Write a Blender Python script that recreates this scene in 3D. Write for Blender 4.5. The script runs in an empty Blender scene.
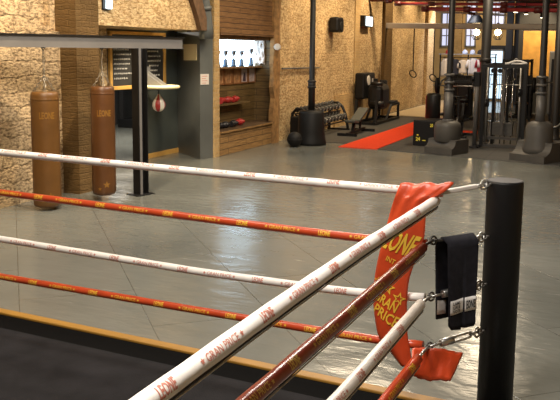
import bpy, bmesh, math, random
from mathutils import Vector, Matrix, Euler
random.seed(7)
S = bpy.context.scene
COL = S.collection
PI = math.pi
R = math.radians
ORD = ['first', 'second', 'third', 'fourth', 'fifth', 'sixth', 'seventh', 'eighth', 'ninth', 'tenth', 'eleventh', 'twelfth', 'thirteenth', 'fourteenth']

# ------------------------------------------------------------------ materials
def new_mat(name):
    m = bpy.data.materials.new(name); m.use_nodes = True
    nt = m.node_tree
    return m, nt, nt.nodes['Principled BSDF']

def mat(name, col, rough=.6, metal=0., var=0., scale=8., bump=0., bscale=40., spec=.5, emit=None, estr=0., coat=0.):
    m, nt, b = new_mat(name)
    b.inputs['Base Color'].default_value = (*col, 1)
    b.inputs['Roughness'].default_value = rough
    b.inputs['Metallic'].default_value = metal
    b.inputs['Specular IOR Level'].default_value = spec
    if coat: b.inputs['Coat Weight'].default_value = coat
    N, L = nt.nodes, nt.links
    tc = N.new('ShaderNodeTexCoord')
    if var:
        n = N.new('ShaderNodeTexNoise'); n.inputs['Scale'].default_value = scale; n.inputs['Detail'].default_value = 5
        L.new(tc.outputs['Object'], n.inputs['Vector'])
        r = N.new('ShaderNodeValToRGB')
        r.color_ramp.elements[0].position = .3; r.color_ramp.elements[1].position = .7
        r.color_ramp.elements[0].color = (*[max(0, c*(1-var)) for c in col], 1)
        r.color_ramp.elements[1].color = (*[min(1, c*(1+var)) for c in col], 1)
        L.new(n.outputs['Fac'], r.inputs['Fac']); L.new(r.outputs['Color'], b.inputs['Base Color'])
    if bump:
        n2 = N.new('ShaderNodeTexNoise'); n2.inputs['Scale'].default_value = bscale; n2.inputs['Detail'].default_value = 4
        L.new(tc.outputs['Object'], n2.inputs['Vector'])
        bp = N.new('ShaderNodeBump'); bp.inputs['Strength'].default_value = bump; bp.inputs['Distance'].default_value = .02
        L.new(n2.outputs['Fac'], bp.inputs['Height']); L.new(bp.outputs['Normal'], b.inputs['Normal'])
    if emit:
        b.inputs['Emission Color'].default_value = (*emit, 1); b.inputs['Emission Strength'].default_value = estr
    return m

def masonry(name, c1, c2, mortar, bw=.24, bh=.085, msize=.012, rough=.85, bump=.6, speck=.35, fleck=(.12,.07,.03), distort=.02, fscale=16., flo=.40):
    """brick / rubble wall seen on a plane whose horizontal axis is world Y"""
    m, nt, b = new_mat(name); N, L = nt.nodes, nt.links
    tc = N.new('ShaderNodeTexCoord'); sx = N.new('ShaderNodeSeparateXYZ'); cb = N.new('ShaderNodeCombineXYZ')
    L.new(tc.outputs['Object'], sx.inputs[0])
    ad = N.new('ShaderNodeMath'); ad.operation = 'ADD'
    L.new(sx.outputs['Y'], ad.inputs[0]); L.new(sx.outputs['X'], ad.inputs[1])
    L.new(ad.outputs[0], cb.inputs['X']); L.new(sx.outputs['Z'], cb.inputs['Y']); L.new(sx.outputs['X'], cb.inputs['Z'])
    nz = N.new('ShaderNodeTexNoise'); nz.inputs['Scale'].default_value = 5; nz.inputs['Detail'].default_value = 4
    L.new(cb.outputs[0], nz.inputs['Vector'])
    vm = N.new('ShaderNodeVectorMath'); vm.operation = 'SCALE'; vm.inputs['Scale'].default_value = distort*4
    L.new(nz.outputs['Color'], vm.inputs[0])
    va = N.new('ShaderNodeVectorMath'); va.operation = 'ADD'
    L.new(cb.outputs[0], va.inputs[0]); L.new(vm.outputs[0], va.inputs[1])
    br = N.new('ShaderNodeTexBrick'); br.inputs['Scale'].default_value = 1
    br.inputs['Brick Width'].default_value = bw; br.inputs['Row Height'].default_value = bh
    br.inputs['Mortar Size'].default_value = msize; br.inputs['Mortar Smooth'].default_value = .6
    br.inputs['Color1'].default_value = (*c1, 1); br.inputs['Color2'].default_value = (*c2, 1); br.inputs['Mortar'].default_value = (*mortar, 1)
    L.new(va.outputs[0], br.inputs['Vector'])
    # stretched pits and chips
    mp = N.new('ShaderNodeMapping'); mp.inputs['Scale'].default_value = (1, 1.9, 1)
    L.new(cb.outputs[0], mp.inputs[0])
    n2 = N.new('ShaderNodeTexNoise'); n2.inputs['Scale'].default_value = fscale; n2.inputs['Detail'].default_value = 6; n2.inputs['Roughness'].default_value = .65
    L.new(mp.outputs[0], n2.inputs['Vector'])
    rp = N.new('ShaderNodeValToRGB'); rp.color_ramp.elements[0].position = flo-.06; rp.color_ramp.elements[1].position = flo+.10
    rp.color_ramp.elements[0].color = (1, 1, 1, 1); rp.color_ramp.elements[1].color = (0, 0, 0, 1)
    L.new(n2.outputs['Fac'], rp.inputs['Fac'])
    ml = N.new('ShaderNodeMath'); ml.operation = 'MULTIPLY'; ml.inputs[1].default_value = speck
    L.new(rp.outputs['Color'], ml.inputs[0])
    mx = N.new('ShaderNodeMix'); mx.data_type = 'RGBA'
    L.new(ml.outputs[0], mx.inputs['Factor']); L.new(br.outputs['Color'], mx.inputs['A']); mx.inputs['B'].default_value = (*fleck, 1)
    # broad tone changes from patch to patch
    n3 = N.new('ShaderNodeTexNoise'); n3.inputs['Scale'].default_value = 1.3; n3.inputs['Detail'].default_value = 3
    L.new(cb.outputs[0], n3.inputs['Vector'])
    mr = N.new('ShaderNodeMapRange'); mr.inputs['From Min'].default_value = .3; mr.inputs['From Max'].default_value = .7
    mr.inputs['To Min'].default_value = .78; mr.inputs['To Max'].default_value = 1.15
    L.new(n3.outputs['Fac'], mr.inputs['Value'])
    hs = N.new('ShaderNodeHueSaturation'); L.new(mx.outputs['Result'], hs.inputs['Color']); L.new(mr.outputs[0], hs.inputs['Value'])
    L.new(hs.outputs[0], b.inputs['Base Color'])
    b.inputs['Roughness'].default_value = rough; b.inputs['Specular IOR Level'].default_value = .2
    hh = N.new('ShaderNodeMath'); hh.operation = 'ADD'
    L.new(n2.outputs['Fac'], hh.inputs[0])
    hm = N.new('ShaderNodeMath'); hm.operation = 'MULTIPLY'; hm.inputs[1].default_value = -.5
    L.new(br.outputs['Fac'], hm.inputs[0]); L.new(hm.outputs[0], hh.inputs[1])
    bp = N.new('ShaderNodeBump'); bp.inputs['Strength'].default_value = bump; bp.inputs['Distance'].default_value = .06
    L.new(hh.outputs[0], bp.inputs['Height']); L.new(bp.outputs['Normal'], b.inputs['Normal'])
    return m

def planks(name, c1, c2, gap, w=1.8, h=.14, rough=.6, rot=False):
    m, nt, b = new_mat(name); N, L = nt.nodes, nt.links
    tc = N.new('ShaderNodeTexCoord'); sx = N.new('ShaderNodeSeparateXYZ'); cb = N.new('ShaderNodeCombineXYZ')
    L.new(tc.outputs['Object'], sx.inputs[0])
    ad = N.new('ShaderNodeMath'); ad.operation = 'ADD'
    L.new(sx.outputs['Y'], ad.inputs[0]); L.new(sx.outputs['X'], ad.inputs[1])
    L.new(ad.outputs[0], cb.inputs['Y' if rot else 'X']); L.new(sx.outputs['Z'], cb.inputs['X' if rot else 'Y'])
    br = N.new('ShaderNodeTexBrick'); br.inputs['Scale'].default_value = 1
    br.inputs['Brick Width'].default_value = w; br.inputs['Row Height'].default_value = h; br.inputs['Mortar Size'].default_value = .008
    br.inputs['Color1'].default_value = (*c1, 1); br.inputs['Color2'].default_value = (*c2, 1); br.inputs['Mortar'].default_value = (*gap, 1)
    L.new(cb.outputs[0], br.inputs['Vector'])
    mp = N.new('ShaderNodeMapping'); mp.inputs['Scale'].default_value = (2, 22, 1); L.new(cb.outputs[0], mp.inputs[0])
    n = N.new('ShaderNodeTexNoise'); n.inputs['Scale'].default_value = 1.6; n.inputs['Detail'].default_value = 5
    L.new(mp.outputs[0], n.inputs['Vector'])
    mr = N.new('ShaderNodeMapRange'); mr.inputs['From Min'].default_value = .3; mr.inputs['From Max'].default_value = .7
    mr.inputs['To Min'].default_value = .6; mr.inputs['To Max'].default_value = 1.25
    L.new(n.outputs['Fac'], mr.inputs['Value'])
    hs = N.new('ShaderNodeHueSaturation'); L.new(br.outputs['Color'], hs.inputs['Color']); L.new(mr.outputs[0], hs.inputs['Value'])
    L.new(hs.outputs[0], b.inputs['Base Color']); b.inputs['Roughness'].default_value = rough
    bp = N.new('ShaderNodeBump'); bp.inputs['Strength'].default_value = .4; bp.inputs['Distance'].default_value = .02
    L.new(n.outputs['Fac'], bp.inputs['Height']); L.new(bp.outputs['Normal'], b.inputs['Normal'])
    return m

def floor_mat():
    m, nt, b = new_mat('vinyl_floor'); N, L = nt.nodes, nt.links
    tc = N.new('ShaderNodeTexCoord')
    mp = N.new('ShaderNodeMapping'); mp.inputs['Rotation'].default_value = (0, 0, R(47.5)); L.new(tc.outputs['Object'], mp.inputs[0])
    br = N.new('ShaderNodeTexBrick'); br.inputs['Scale'].default_value = 1; br.offset = .5
    br.inputs['Brick Width'].default_value = 2.0; br.inputs['Row Height'].default_value = 1.0
    br.inputs['Mortar Size'].default_value = .005; br.inputs['Mortar Smooth'].default_value = .3
    br.inputs['Color1'].default_value = FLOOR1; br.inputs['Color2'].default_value = FLOOR2; br.inputs['Mortar'].default_value = (.085, .086, .076, 1)
    L.new(mp.outputs[0], br.inputs['Vector'])
    # scuffs: thin pale scratches
    m2 = N.new('ShaderNodeMapping'); m2.inputs['Scale'].default_value = (.9, 12, 1); m2.inputs['Rotation'].default_value = (0, 0, R(20)); L.new(tc.outputs['Object'], m2.inputs[0])
    n = N.new('ShaderNodeTexNoise'); n.inputs['Scale'].default_value = 2.2; n.inputs['Detail'].default_value = 3; L.new(m2.outputs[0], n.inputs['Vector'])
    rp = N.new('ShaderNodeValToRGB'); rp.color_ramp.elements[0].position = .70; rp.color_ramp.elements[1].position = .74
    L.new(n.outputs['Fac'], rp.inputs['Fac'])
    ml = N.new('ShaderNodeMath'); ml.operation = 'MULTIPLY'; ml.inputs[1].default_value = .5; L.new(rp.outputs['Color'], ml.inputs[0])
    mx = N.new('ShaderNodeMix'); mx.data_type = 'RGBA'; L.new(ml.outputs[0], mx.inputs['Factor'])
    L.new(br.outputs['Color'], mx.inputs['A']); mx.inputs['B'].default_value = (.5, .5, .45, 1)
    n3 = N.new('ShaderNodeTexNoise'); n3.inputs['Scale'].default_value = .8; n3.inputs['Detail'].default_value = 6; L.new(tc.outputs['Object'], n3.inputs['Vector'])
    mr = N.new('ShaderNodeMapRange'); mr.inputs['From Min'].default_value = .3; mr.inputs['From Max'].default_value = .7
    mr.inputs['To Min'].default_value = .88; mr.inputs['To Max'].default_value = 1.1; L.new(n3.outputs['Fac'], mr.inputs['Value'])
    hs = N.new('ShaderNodeHueSaturation'); L.new(mx.outputs['Result'], hs.inputs['Color']); L.new(mr.outputs[0], hs.inputs['Value'])
    L.new(hs.outputs[0], b.inputs['Base Color'])
    mr2 = N.new('ShaderNodeMapRange'); mr2.inputs['From Min'].default_value = .3; mr2.inputs['From Max'].default_value = .7
    mr2.inputs['To Min'].default_value = .15; mr2.inputs['To Max'].default_value = .26; L.new(n3.outputs['Fac'], mr2.inputs['Value'])
    L.new(mr2.outputs[0], b.inputs['Roughness'])
    b.inputs['Specular IOR Level'].default_value = .5
    # buckled vinyl: gentle waves plus seams
    w = N.new('ShaderNodeTexNoise'); w.inputs['Scale'].default_value = 3.2; w.inputs['Detail'].default_value = 3
    m4 = N.new('ShaderNodeMapping'); m4.inputs['Scale'].default_value = (1, 2.2, 1); L.new(tc.outputs['Object'], m4.inputs[0]); L.new(m4.outputs[0], w.inputs['Vector'])
    hm = N.new('ShaderNodeMath'); hm.operation = 'MULTIPLY'; hm.inputs[1].default_value = -.25; L.new(br.outputs['Fac'], hm.inputs[0])
    ha = N.new('ShaderNodeMath'); ha.operation = 'ADD'; L.new(w.outputs['Fac'], ha.inputs[0]); L.new(hm.outputs[0], ha.inputs[1])
    bp = N.new('ShaderNodeBump'); bp.inputs['Strength'].default_value = .30; bp.inputs['Distance'].default_value = .03
    L.new(ha.outputs[0], bp.inputs['Height']); L.new(bp.outputs['Normal'], b.inputs['Normal'])
    return m

FLOOR1 = (.142, .146, .130, 1); FLOOR2 = (.150, .154, .137, 1)
M = dict(
    floor=floor_mat(),
    plaster=masonry('rough_plaster', (.62, .46, .27), (.58, .42, .24), (.54, .39, .22), .6, .21, .02, bump=.75, speck=.75, fleck=(.10, .06, .03), distort=.05, fscale=17, flo=.45),
    brick=masonry('ochre_brick', (.66, .49, .27), (.60, .43, .23), (.58, .43, .24), .26, .085, .010, bump=.6, speck=.75, fleck=(.24, .13, .04), distort=.05, fscale=12, flo=.46),
    brick_dark=masonry('brown_brick', (.14, .082, .029), (.12, .07, .024), (.12, .07, .025), .26, .085, .010, bump=.5, speck=.35),
    brick_pale=masonry('pale_brick', (.55, .37, .17), (.48, .31, .13), (.5, .36, .19), .26, .085, .012, bump=.5, speck=.3),
    planks=planks('old_planks', (.24, .125, .048), (.20, .10, .036), (.06, .03, .015), 1.9, .11),
    planks_wide=planks('bench_planks', (.33, .19, .07), (.27, .15, .055), (.08, .045, .02), 1.7, .13),
    planks_dark=planks('niche_boards', (.15, .095, .032), (.12, .072, .024), (.05, .03, .012), 1.5, .16),
    timber=mat('rough_timber', (.27, .145, .05), .75, var=.35, scale=9, bump=.5, bscale=18),
    green=mat('dark_grey_green_paint', (.060, .070, .062), .55, var=.12, scale=3),
    grey=mat('slate_grey_paint', (.095, .102, .098), .5, var=.1, scale=2),
    ceiling=mat('dark_ceiling', (.06, .05, .04), .9),
    farwall=mat('far_ochre_plaster', (.55, .38, .17), .9, var=.15, scale=2),
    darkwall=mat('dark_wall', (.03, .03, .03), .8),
    canvas=mat('black_canvas', (.010, .0095, .011), .85, var=.35, scale=5, bump=.15, bscale=120, spec=.12),
    rimblack=mat('black_rim', (.003, .003, .003), .9, spec=.05),
    yellow_edge=mat('yellow_edge', (.31, .155, .02), .55, var=.12, scale=6),
    white_rope=mat('white_vinyl', (.80, .76, .72), .38, var=.05, scale=12, bump=.12, bscale=30),
    red_rope=mat('red_vinyl', (.50, .060, .018), .30, var=.12, scale=10, bump=.12, bscale=30),
    seam_black=mat('black_seam', (.012, .01, .01), .7),
    seam_white=mat('white_seam', (.6, .57, .54), .5),
    maroon_rope=mat('maroon_vinyl', (.20, .030, .012), .28, var=.12, scale=10, bump=.12, bscale=30),  # darker copy of the red vinyl, shade put into its colour
    ink_red=mat('faded_red_ink', (.52, .19, .14), .5),
    ink_yellow=mat('yellow_ink', (.80, .50, .05), .4),
    ink_olive=mat('old_gold_ink', (.55, .36, .08), .45),
    pad=mat('red_pad_cover', (.53, .058, .015), .38, var=.12, scale=7, bump=.25, bscale=14),
    post=mat('black_post_paint', (.006, .006, .0065), .5, bump=.04, bscale=60, spec=.25),
    post_top=mat('black_post_cap', (.045, .042, .042), .55),
    steel=mat('dull_steel', (.50, .49, .47), .35, metal=.9),
    steel_dark=mat('dark_steel', (.10, .095, .09), .4, metal=.8),
    towel=mat('charcoal_towelling', (.022, .022, .028), .95, var=.2, scale=30, bump=.5, bscale=220, spec=.1),
    towel_white=mat('white_towelling', (.72, .70, .68), .9, bump=.3, bscale=200),
    ink_black=mat('black_ink', (.015, .015, .015), .7),
    beam=mat('grey_beam_paint', (.20, .19, .18), .42, metal=.3, var=.08, scale=3),
    black_metal=mat('black_metal', (.007, .007, .0075), .45, spec=.35),
    leather_a=mat('tan_leather', (.122, .053, .010), .42, var=.14, scale=4, bump=.1, bscale=16),
    leather_b=mat('dark_tan_leather', (.095, .036, .009), .40, var=.14, scale=4, bump=.1, bscale=16),
    leather_ink=mat('gold_bag_print', (.24, .11, .014), .5),
    chain=mat('chain_steel', (.32, .28, .22), .4, metal=.9),
    board=mat('blackboard', (.012, .013, .014), .7, var=.3, scale=4),
    chalk=mat('chalk', (.62, .62, .60), .9),
    yellow_wood=mat('yellow_wood', (.58, .33, .08), .5, var=.12, scale=6),
    cream=mat('cream_board', (.74, .66, .38), .5),
    cream_paper=mat('cream_paper', (.66, .58, .38), .8),
    white_paper=mat('white_paper', (.62, .57, .52), .8),
    ball_red=mat('red_leather', (.30, .022, .018), .35),
    ball_white=mat('white_leather', (.72, .68, .6), .4),
    gold=mat('cup_metal', (.22, .21, .22), .3, metal=.8),
    blue_base=mat('blue_cup_base', (.03, .07, .14), .4),
    panel=mat('lit_panel', (.8, .85, .9), .5, emit=(.62, .84, 1.0), estr=5),
    sheet=mat('pale_sheet', (.62, .55, .52), .8, bump=.6, bscale=9),
    frame_brown=mat('brown_frame', (.22, .09, .03), .5),
    print_a=mat('brown_print', (.30, .15, .06), .7, var=.5, scale=12),
    print_b=mat('pale_print', (.42, .34, .33), .7, var=.3, scale=12),
    dark_print=mat('dark_print', (.05, .03, .05), .7),
    glove_red=mat('red_glove', (.34, .02, .02), .4),
    glove_black=mat('black_glove', (.014, .013, .016), .4),
    rubber=mat('black_rubber', (.007, .007, .007), .6, var=.2, scale=6, spec=.3),
    brace=mat('dark_brown_timber', (.11, .058, .026), .75, var=.3, scale=9, bump=.4, bscale=18),
    mat_tile=None,
    dumbbell=mat('grey_dumbbell', (.055, .053, .05), .32),
    runner=mat('red_turf', (.62, .055, .02), .85, var=.08, scale=20, bump=.2, bscale=150, spec=.1),
    pale_floor=mat('pale_boards', (.42, .33, .20), .45, var=.1, scale=2),
    padding=mat('grey_padding', (.062, .057, .050), .55, var=.15, scale=3),
    padding_light=mat('light_grey_padding', (.20, .19, .165), .5, var=.12, scale=3),
    padding_black=mat('black_padding', (.007, .007, .007), .55, spec=.3),
    iron=mat('cast_iron', (.018, .017, .017), .5, metal=.1, spec=.4),
    iron_grey=mat('grey_cast_iron', (.11, .105, .10), .5, metal=.3),
    chrome=mat('chrome', (.6, .6, .6), .18, metal=1.),
    vinyl_black=mat('black_upholstery', (.008, .008, .0085), .45, spec=.35),
    bench_top=mat('grey_green_upholstery', (.05, .056, .05), .5),
    plastic_black=mat('black_plastic', (.006, .006, .0065), .45, spec=.3),
    plyo_ink=mat('yellow_print', (.75, .62, .05), .6),
    sign_lit=mat('lit_sign', (.7, .8, .9), .5, emit=(.80, .93, 1.0), estr=3.0),
    lamp_glow=mat('lamp_glow', (1, .8, .5), .5, emit=(1, .72, .36), estr=40),
    spot_glow=mat('spot_glow', (1, .9, .7), .5, emit=(1, .85, .6), estr=6),
    win_blue=mat('window_daylight', (.6, .65, .9), .3, emit=(.66, .72, 1.0), estr=.5),
    win_bright=mat('bright_doorway', (.6, .75, .9), .3, emit=(.66, .86, 1.0), estr=.85),
    red_pipe=mat('red_pipe_paint', (.30, .03, .035), .3),
    red_dark=mat('dark_red_pipe_paint', (.10, .016, .016), .45),
    duct=mat('pale_grey_duct', (.62, .58, .52), .5, metal=.1),
    duct_brown=mat('brown_beam', (.12, .07, .04), .6),
    orange_wood=mat('orange_wood', (.70, .38, .09), .5, var=.25, scale=3),
    fridge=mat('pale_steel_cabinet', (.22, .22, .22), .45, metal=.2),
    cloth_white=mat('white_cloth', (.62, .58, .55), .9),
    cloth_beige=mat('beige_cloth', (.50, .40, .28), .9),
    cloth_red=mat('red_cloth', (.22, .012, .02), .9),
    cloth_blue=mat('blue_cloth', (.07, .10, .36), .9),
    cloth_black=mat('black_cloth', (.014, .012, .014), .9),
    cap_blue=mat('pale_blue_cap', (.45, .52, .70), .8),
)
def tiles():
    m, nt, b = new_mat('rubber_tiles'); N, L = nt.nodes, nt.links
    tc = N.new('ShaderNodeTexCoord')
    br = N.new('ShaderNodeTexBrick'); br.offset = 0; br.inputs['Scale'].default_value = 1
    br.inputs['Brick Width'].default_value = .5; br.inputs['Row Height'].default_value = .5; br.inputs['Mortar Size'].default_value = .008
    br.inputs['Color1'].default_value = (.045, .044, .040, 1); br.inputs['Color2'].default_value = (.052, .050, .046, 1); br.inputs['Mortar'].default_value = (.008, .008, .008, 1)
    L.new(tc.outputs['Object'], br.inputs['Vector']); L.new(br.outputs['Color'], b.inputs['Base Color']); b.inputs['Roughness'].default_value = .6
    return m
M['mat_tile'] = tiles()

# ------------------------------------------------------------------ mesh builder (world coordinates, re-based on the thing's root)
ROOT = {}
class MB:
    def __init__(s): s.bm = bmesh.new(); s.xf = None
    def _add(s, vs, fs, smooth=False):
        if s.xf is not None: vs = [s.xf @ Vector(v) for v in vs]
        bv = [s.bm.verts.new(v) for v in vs]
        for f in fs:
            try:
                q = s.bm.faces.new([bv[i] for i in f]); q.smooth = smooth
            except ValueError: pass
        return s
    def box(s, a, b, bev=0., rz=0., piv=None):
        x0, y0, z0 = a; x1, y1, z1 = b
        c = Vector(((x0+x1)/2, (y0+y1)/2, (z0+z1)/2)); h = Vector((abs(x1-x0)/2, abs(y1-y0)/2, abs(z1-z0)/2))
        return s.obox(c, h, Matrix.Rotation(rz, 3, 'Z'), bev)
    def obox(s, c, h, rot=None, bev=0.):
        t = bmesh.new(); bmesh.ops.create_cube(t, size=2)
        for v in t.verts: v.co = Vector((v.co.x*h[0], v.co.y*h[1], v.co.z*h[2]))
        if bev: bmesh.ops.bevel(t, geom=t.edges[:], offset=min(bev, .9*min(h)), segments=2, affect='EDGES', profile=.5)
        rot = rot or Matrix.Identity(3)
        return s._tmp(t, lambda v: rot @ v + Vector(c))
    def _tmp(s, t, fn, smooth=False):
        t.verts.index_update()
        s._add([fn(v.co) for v in t.verts], [[v.index for v in f.verts] for f in t.faces], smooth)
        t.free(); return s
    def bar(s, p0, p1, w, h=None, bev=0., up=(0, 0, 1)):
        p0, p1 = Vector(p0), Vector(p1); d = p1-p0; L = d.length; d.normalize()
        u = Vector(up)
        if abs(d.dot(u)) > .98: u = Vector((0, 1, 0))
        sd = d.cross(u).normalized(); u = sd.cross(d)
        rot = Matrix((sd, d, u)).transposed()
        return s.obox((p0+p1)/2, (w/2, L/2, (h or w)/2), rot, bev)
    def tube(s, pts, r, seg=12, cap=True, closed=False):
        pts = [Vector(p) for p in pts]; n = len(pts)
        rr = r if isinstance(r, (list, tuple)) else [r]*n
        vs, fs = [], []; nrm = None
        for i, p in enumerate(pts):
            if closed: t = pts[(i+1) % n]-pts[i-1]
            else: t = pts[min(i+1, n-1)]-pts[max(i-1, 0)]
            t.normalize()
            if nrm is None:
                nrm = t.orthogonal().normalized()
            else:
                nrm = (nrm-t*nrm.dot(t)).normalized()
            b = t.cross(nrm)
            for k in range(seg):
                a = 2*PI*k/seg
                vs.append(p+(nrm*math.cos(a)+b*math.sin(a))*rr[i])
        m = n if closed else n-1
        for i in range(m):
            for k in range(seg):
                j = (i+1) % n
                fs.append([i*seg+k, i*seg+(k+1) % seg, j*seg+(k+1) % seg, j*seg+k])
        if cap and not closed: fs += [list(range(seg))[::-1], list(range(len(vs)-seg, len(vs)))]
        s._add(vs, fs, True)
        for f in s.bm.faces:
            if len(f.verts) > 4: f.smooth = False
        if cap and not closed:
            pass
        return s
    def cyl(s, p0, p1, r, r1=None, seg=20): return s.tube([p0, p1], [r, r if r1 is None else r1], seg)
    def lathe(s, c, prof, seg=28, axis=(0, 0, 1), smooth=True):
        c = Vector(c); ax = Vector(axis).normalized(); u = ax.orthogonal().normalized(); v = ax.cross(u)
        vs, fs = [], []
        for r, z in prof:
            for k in range(seg):
                a = 2*PI*k/seg; vs.append(c+ax*z+(u*math.cos(a)+v*math.sin(a))*r)
        for i in range(len(prof)-1):
            for k in range(seg):
                fs.append([i*seg+k, i*seg+(k+1) % seg, (i+1)*seg+(k+1) % seg, (i+1)*seg+k])
        fs += [list(range(seg))[::-1], list(range(len(vs)-seg, len(vs)))]
        s._add(vs, fs, smooth)
        for f in s.bm.faces:
            if len(f.verts) > 4: f.smooth = False
        return s
    def ball(s, c, r, sc=(1, 1, 1), rot=None):
        t = bmesh.new(); bmesh.ops.create_uvsphere(t, u_segments=18, v_segments=12, radius=r)
        rot = rot or Matrix.Identity(3); c = Vector(c)
        return s._tmp(t, lambda v: rot @ Vector((v.x*sc[0], v.y*sc[1], v.z*sc[2]))+c, True)
    def prism(s, poly, d):
        d = Vector(d); a = [Vector(p) for p in poly]; n = len(a)
        s._add(a+[p+d for p in a], [list(range(n))[::-1], list(range(n, 2*n))]+[[i, (i+1) % n, n+(i+1) % n, n+i] for i in range(n)])
        return s
    def ring(s, c, r, t, axis=(0, 0, 1), seg=16, sc=(1, 1)):
        c = Vector(c); ax = Vector(axis).normalized(); u = ax.orthogonal().normalized(); v = ax.cross(u)
        return s.tube([c+u*math.cos(2*PI*k/seg)*r*sc[0]+v*math.sin(2*PI*k/seg)*r*sc[1] for k in range(seg)], t, 6, closed=True)
    def grid(s, rows, smooth=True):
        n, m = len(rows), len(rows[0])
        return s._add([p for r in rows for p in r], [[i*m+j, i*m+j+1, (i+1)*m+j+1, (i+1)*m+j] for i in range(n-1) for j in range(m-1)], smooth)
    def slab(s, front, back, smooth=True):
        """closed sheet between two point grids"""
        n, m = len(front), len(front[0]); k = n*m
        vs = [p for r in front for p in r]+[p for r in back for p in r]
        fs = [[i*m+j, i*m+j+1, (i+1)*m+j+1, (i+1)*m+j] for i in range(n-1) for j in range(m-1)]
        fs += [[k+a for a in f[::-1]] for f in fs]
        rim = [j for j in range(m)]+[i*m+m-1 for i in range(1, n)]+[(n-1)*m+j for j in range(m-2, -1, -1)]+[i*m for i in range(n-2, 0, -1)]
        q = len(rim)
        fs += [[rim[i], k+rim[i], k+rim[(i+1) % q], rim[(i+1) % q]] for i in range(q)]
        s._add(vs, fs, smooth); bmesh.ops.recalc_face_normals(s.bm, faces=s.bm.faces[:]); return s
    def builds(s, name, m, parent):
        """one child per loose piece"""
        s.bm.verts.ensure_lookup_table(); s.bm.verts.index_update(); seen = set(); out = []
        for v0 in list(s.bm.verts):
            if v0.index in seen: continue
            stack = [v0]; comp = []; seen.add(v0.index)
            while stack:
                v = stack.pop(); comp.append(v)
                for e in v.link_edges:
                    w = e.other_vert(v)
                    if w.index not in seen: seen.add(w.index); stack.append(w)
            mp = {v.index: i for i, v in enumerate(comp)}; q = MB(); fs = {}
            for v in comp:
                for f in v.link_faces: fs[f.index] = f
            s.bm.faces.index_update()
            fs = {f.index: f for v in comp for f in v.link_faces}
            bv = [q.bm.verts.new(v.co) for v in comp]
            for f in fs.values():
                g_ = q.bm.faces.new([bv[mp[v.index]] for v in f.verts]); g_.smooth = f.smooth
            out.append(q.build(name, m, parent))
        s.bm.free(); return out
    def build(s, name, m, parent=None):
        me = bpy.data.meshes.new(name)
        off = ROOT.get(parent.name, Vector((0, 0, 0))) if parent is not None else Vector((0, 0, 0))
        bmesh.ops.translate(s.bm, verts=s.bm.verts, vec=-off)
        bmesh.ops.recalc_face_normals(s.bm, faces=s.bm.faces[:])
        s.bm.to_mesh(me); s.bm.free()
        o = bpy.data.objects.new(name, me); COL.objects.link(o); me.materials.append(m)
        if parent is not None:
            o.parent = parent; ROOT[o.name] = off
        return o

def thing(name, label, cat, loc=(0, 0, 0), group=None):
    o = bpy.data.objects.new(name, None); COL.objects.link(o); o.location = loc; o.empty_display_size = .1
    ROOT[o.name] = Vector(loc); o['label'] = label; o['category'] = cat
    if group: o['group'] = group
    return o
def tag(o, label, cat, group=None):
    o['label'] = label; o['category'] = cat
    if group: o['group'] = group
    return o
def struct(name, mb, m):
    o = mb.build(name, m); o['kind'] = 'structure'; return o
def dup(root, loc, label=None):
    r = root.copy(); COL.objects.link(r); r.location = loc
    if label: r['label'] = label
    for ch in list(root.children):
        c = ch.copy(); COL.objects.link(c); c.parent = r
        for g in ch.children:
            d = g.copy(); COL.objects.link(d); d.parent = c
    return r

# lettering: outline of a word as triangles in a unit box
_tx = {}
def glyphs(txt, bold=.02):
    if txt not in _tx:
        cu = bpy.data.curves.new('word', 'FONT'); cu.body = txt; cu.offset = bold; cu.resolution_u = 2; cu.size = 1
        o = bpy.data.objects.new('word', cu); COL.objects.link(o)
        dg = bpy.context.evaluated_depsgraph_get()
        me = bpy.data.meshes.new_from_object(o.evaluated_get(dg))
        vs = [v.co.copy() for v in me.vertices]; fs = [list(p.vertices) for p in me.polygons]
        bpy.data.objects.remove(o); bpy.data.curves.remove(cu); bpy.data.meshes.remove(me)
        t = bmesh.new(); bv = [t.verts.new(v) for v in vs]
        for f in fs:
            try: t.faces.new([bv[i] for i in f])
            except ValueError: pass
        y0, y1 = min(v.y for v in vs), max(v.y for v in vs)
        for k in range(1, 9):
            bmesh.ops.bisect_plane(t, geom=t.verts[:]+t.edges[:]+t.faces[:], plane_co=(0, y0+(y1-y0)*k/9, 0), plane_no=(0, 1, 0))
        bmesh.ops.triangulate(t, faces=t.faces[:]); t.verts.index_update()
        vs = [v.co.copy() for v in t.verts]; fs = [[v.index for v in f.verts] for f in t.faces]; t.free()
        x0, x1 = min(v.x for v in vs), max(v.x for v in vs); y0, y1 = min(v.y for v in vs), max(v.y for v in vs)
        vs = [((v.x-x0)/(x1-x0)-.5, (v.y-y0)/(y1-y0)-.5) for v in vs]
        _tx[txt] = (vs, fs)
    return _tx[txt]
def star2d(r0=.5, r1=.2):
    return [(math.sin(k*PI/5)*(r0 if k % 2 == 0 else r1), math.cos(k*PI/5)*(r0 if k % 2 == 0 else r1)) for k in range(10)]
def word(mb, txt, w, h, fn, bold=.02):
    vs, fs = glyphs(txt, bold)
    mb._add([fn(x*w, y*h) for x, y in vs], fs)
def star(mb, x0, y0, r, fn, hollow=False):
    a = star2d(r, r*.42)
    if not hollow:
        mb._add([fn(x0, y0)]+[fn(x0+x, y0+y) for x, y in a], [[0, 1+i, 1+(i+1) % 10] for i in range(10)])
    else:
        b = star2d(r*.62, r*.62*.36)
        mb._add([fn(x0+x, y0+y) for x, y in a]+[fn(x0+x, y0+y) for x, y in b], [[i, (i+1) % 10, 10+(i+1) % 10, 10+i] for i in range(10)])

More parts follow.
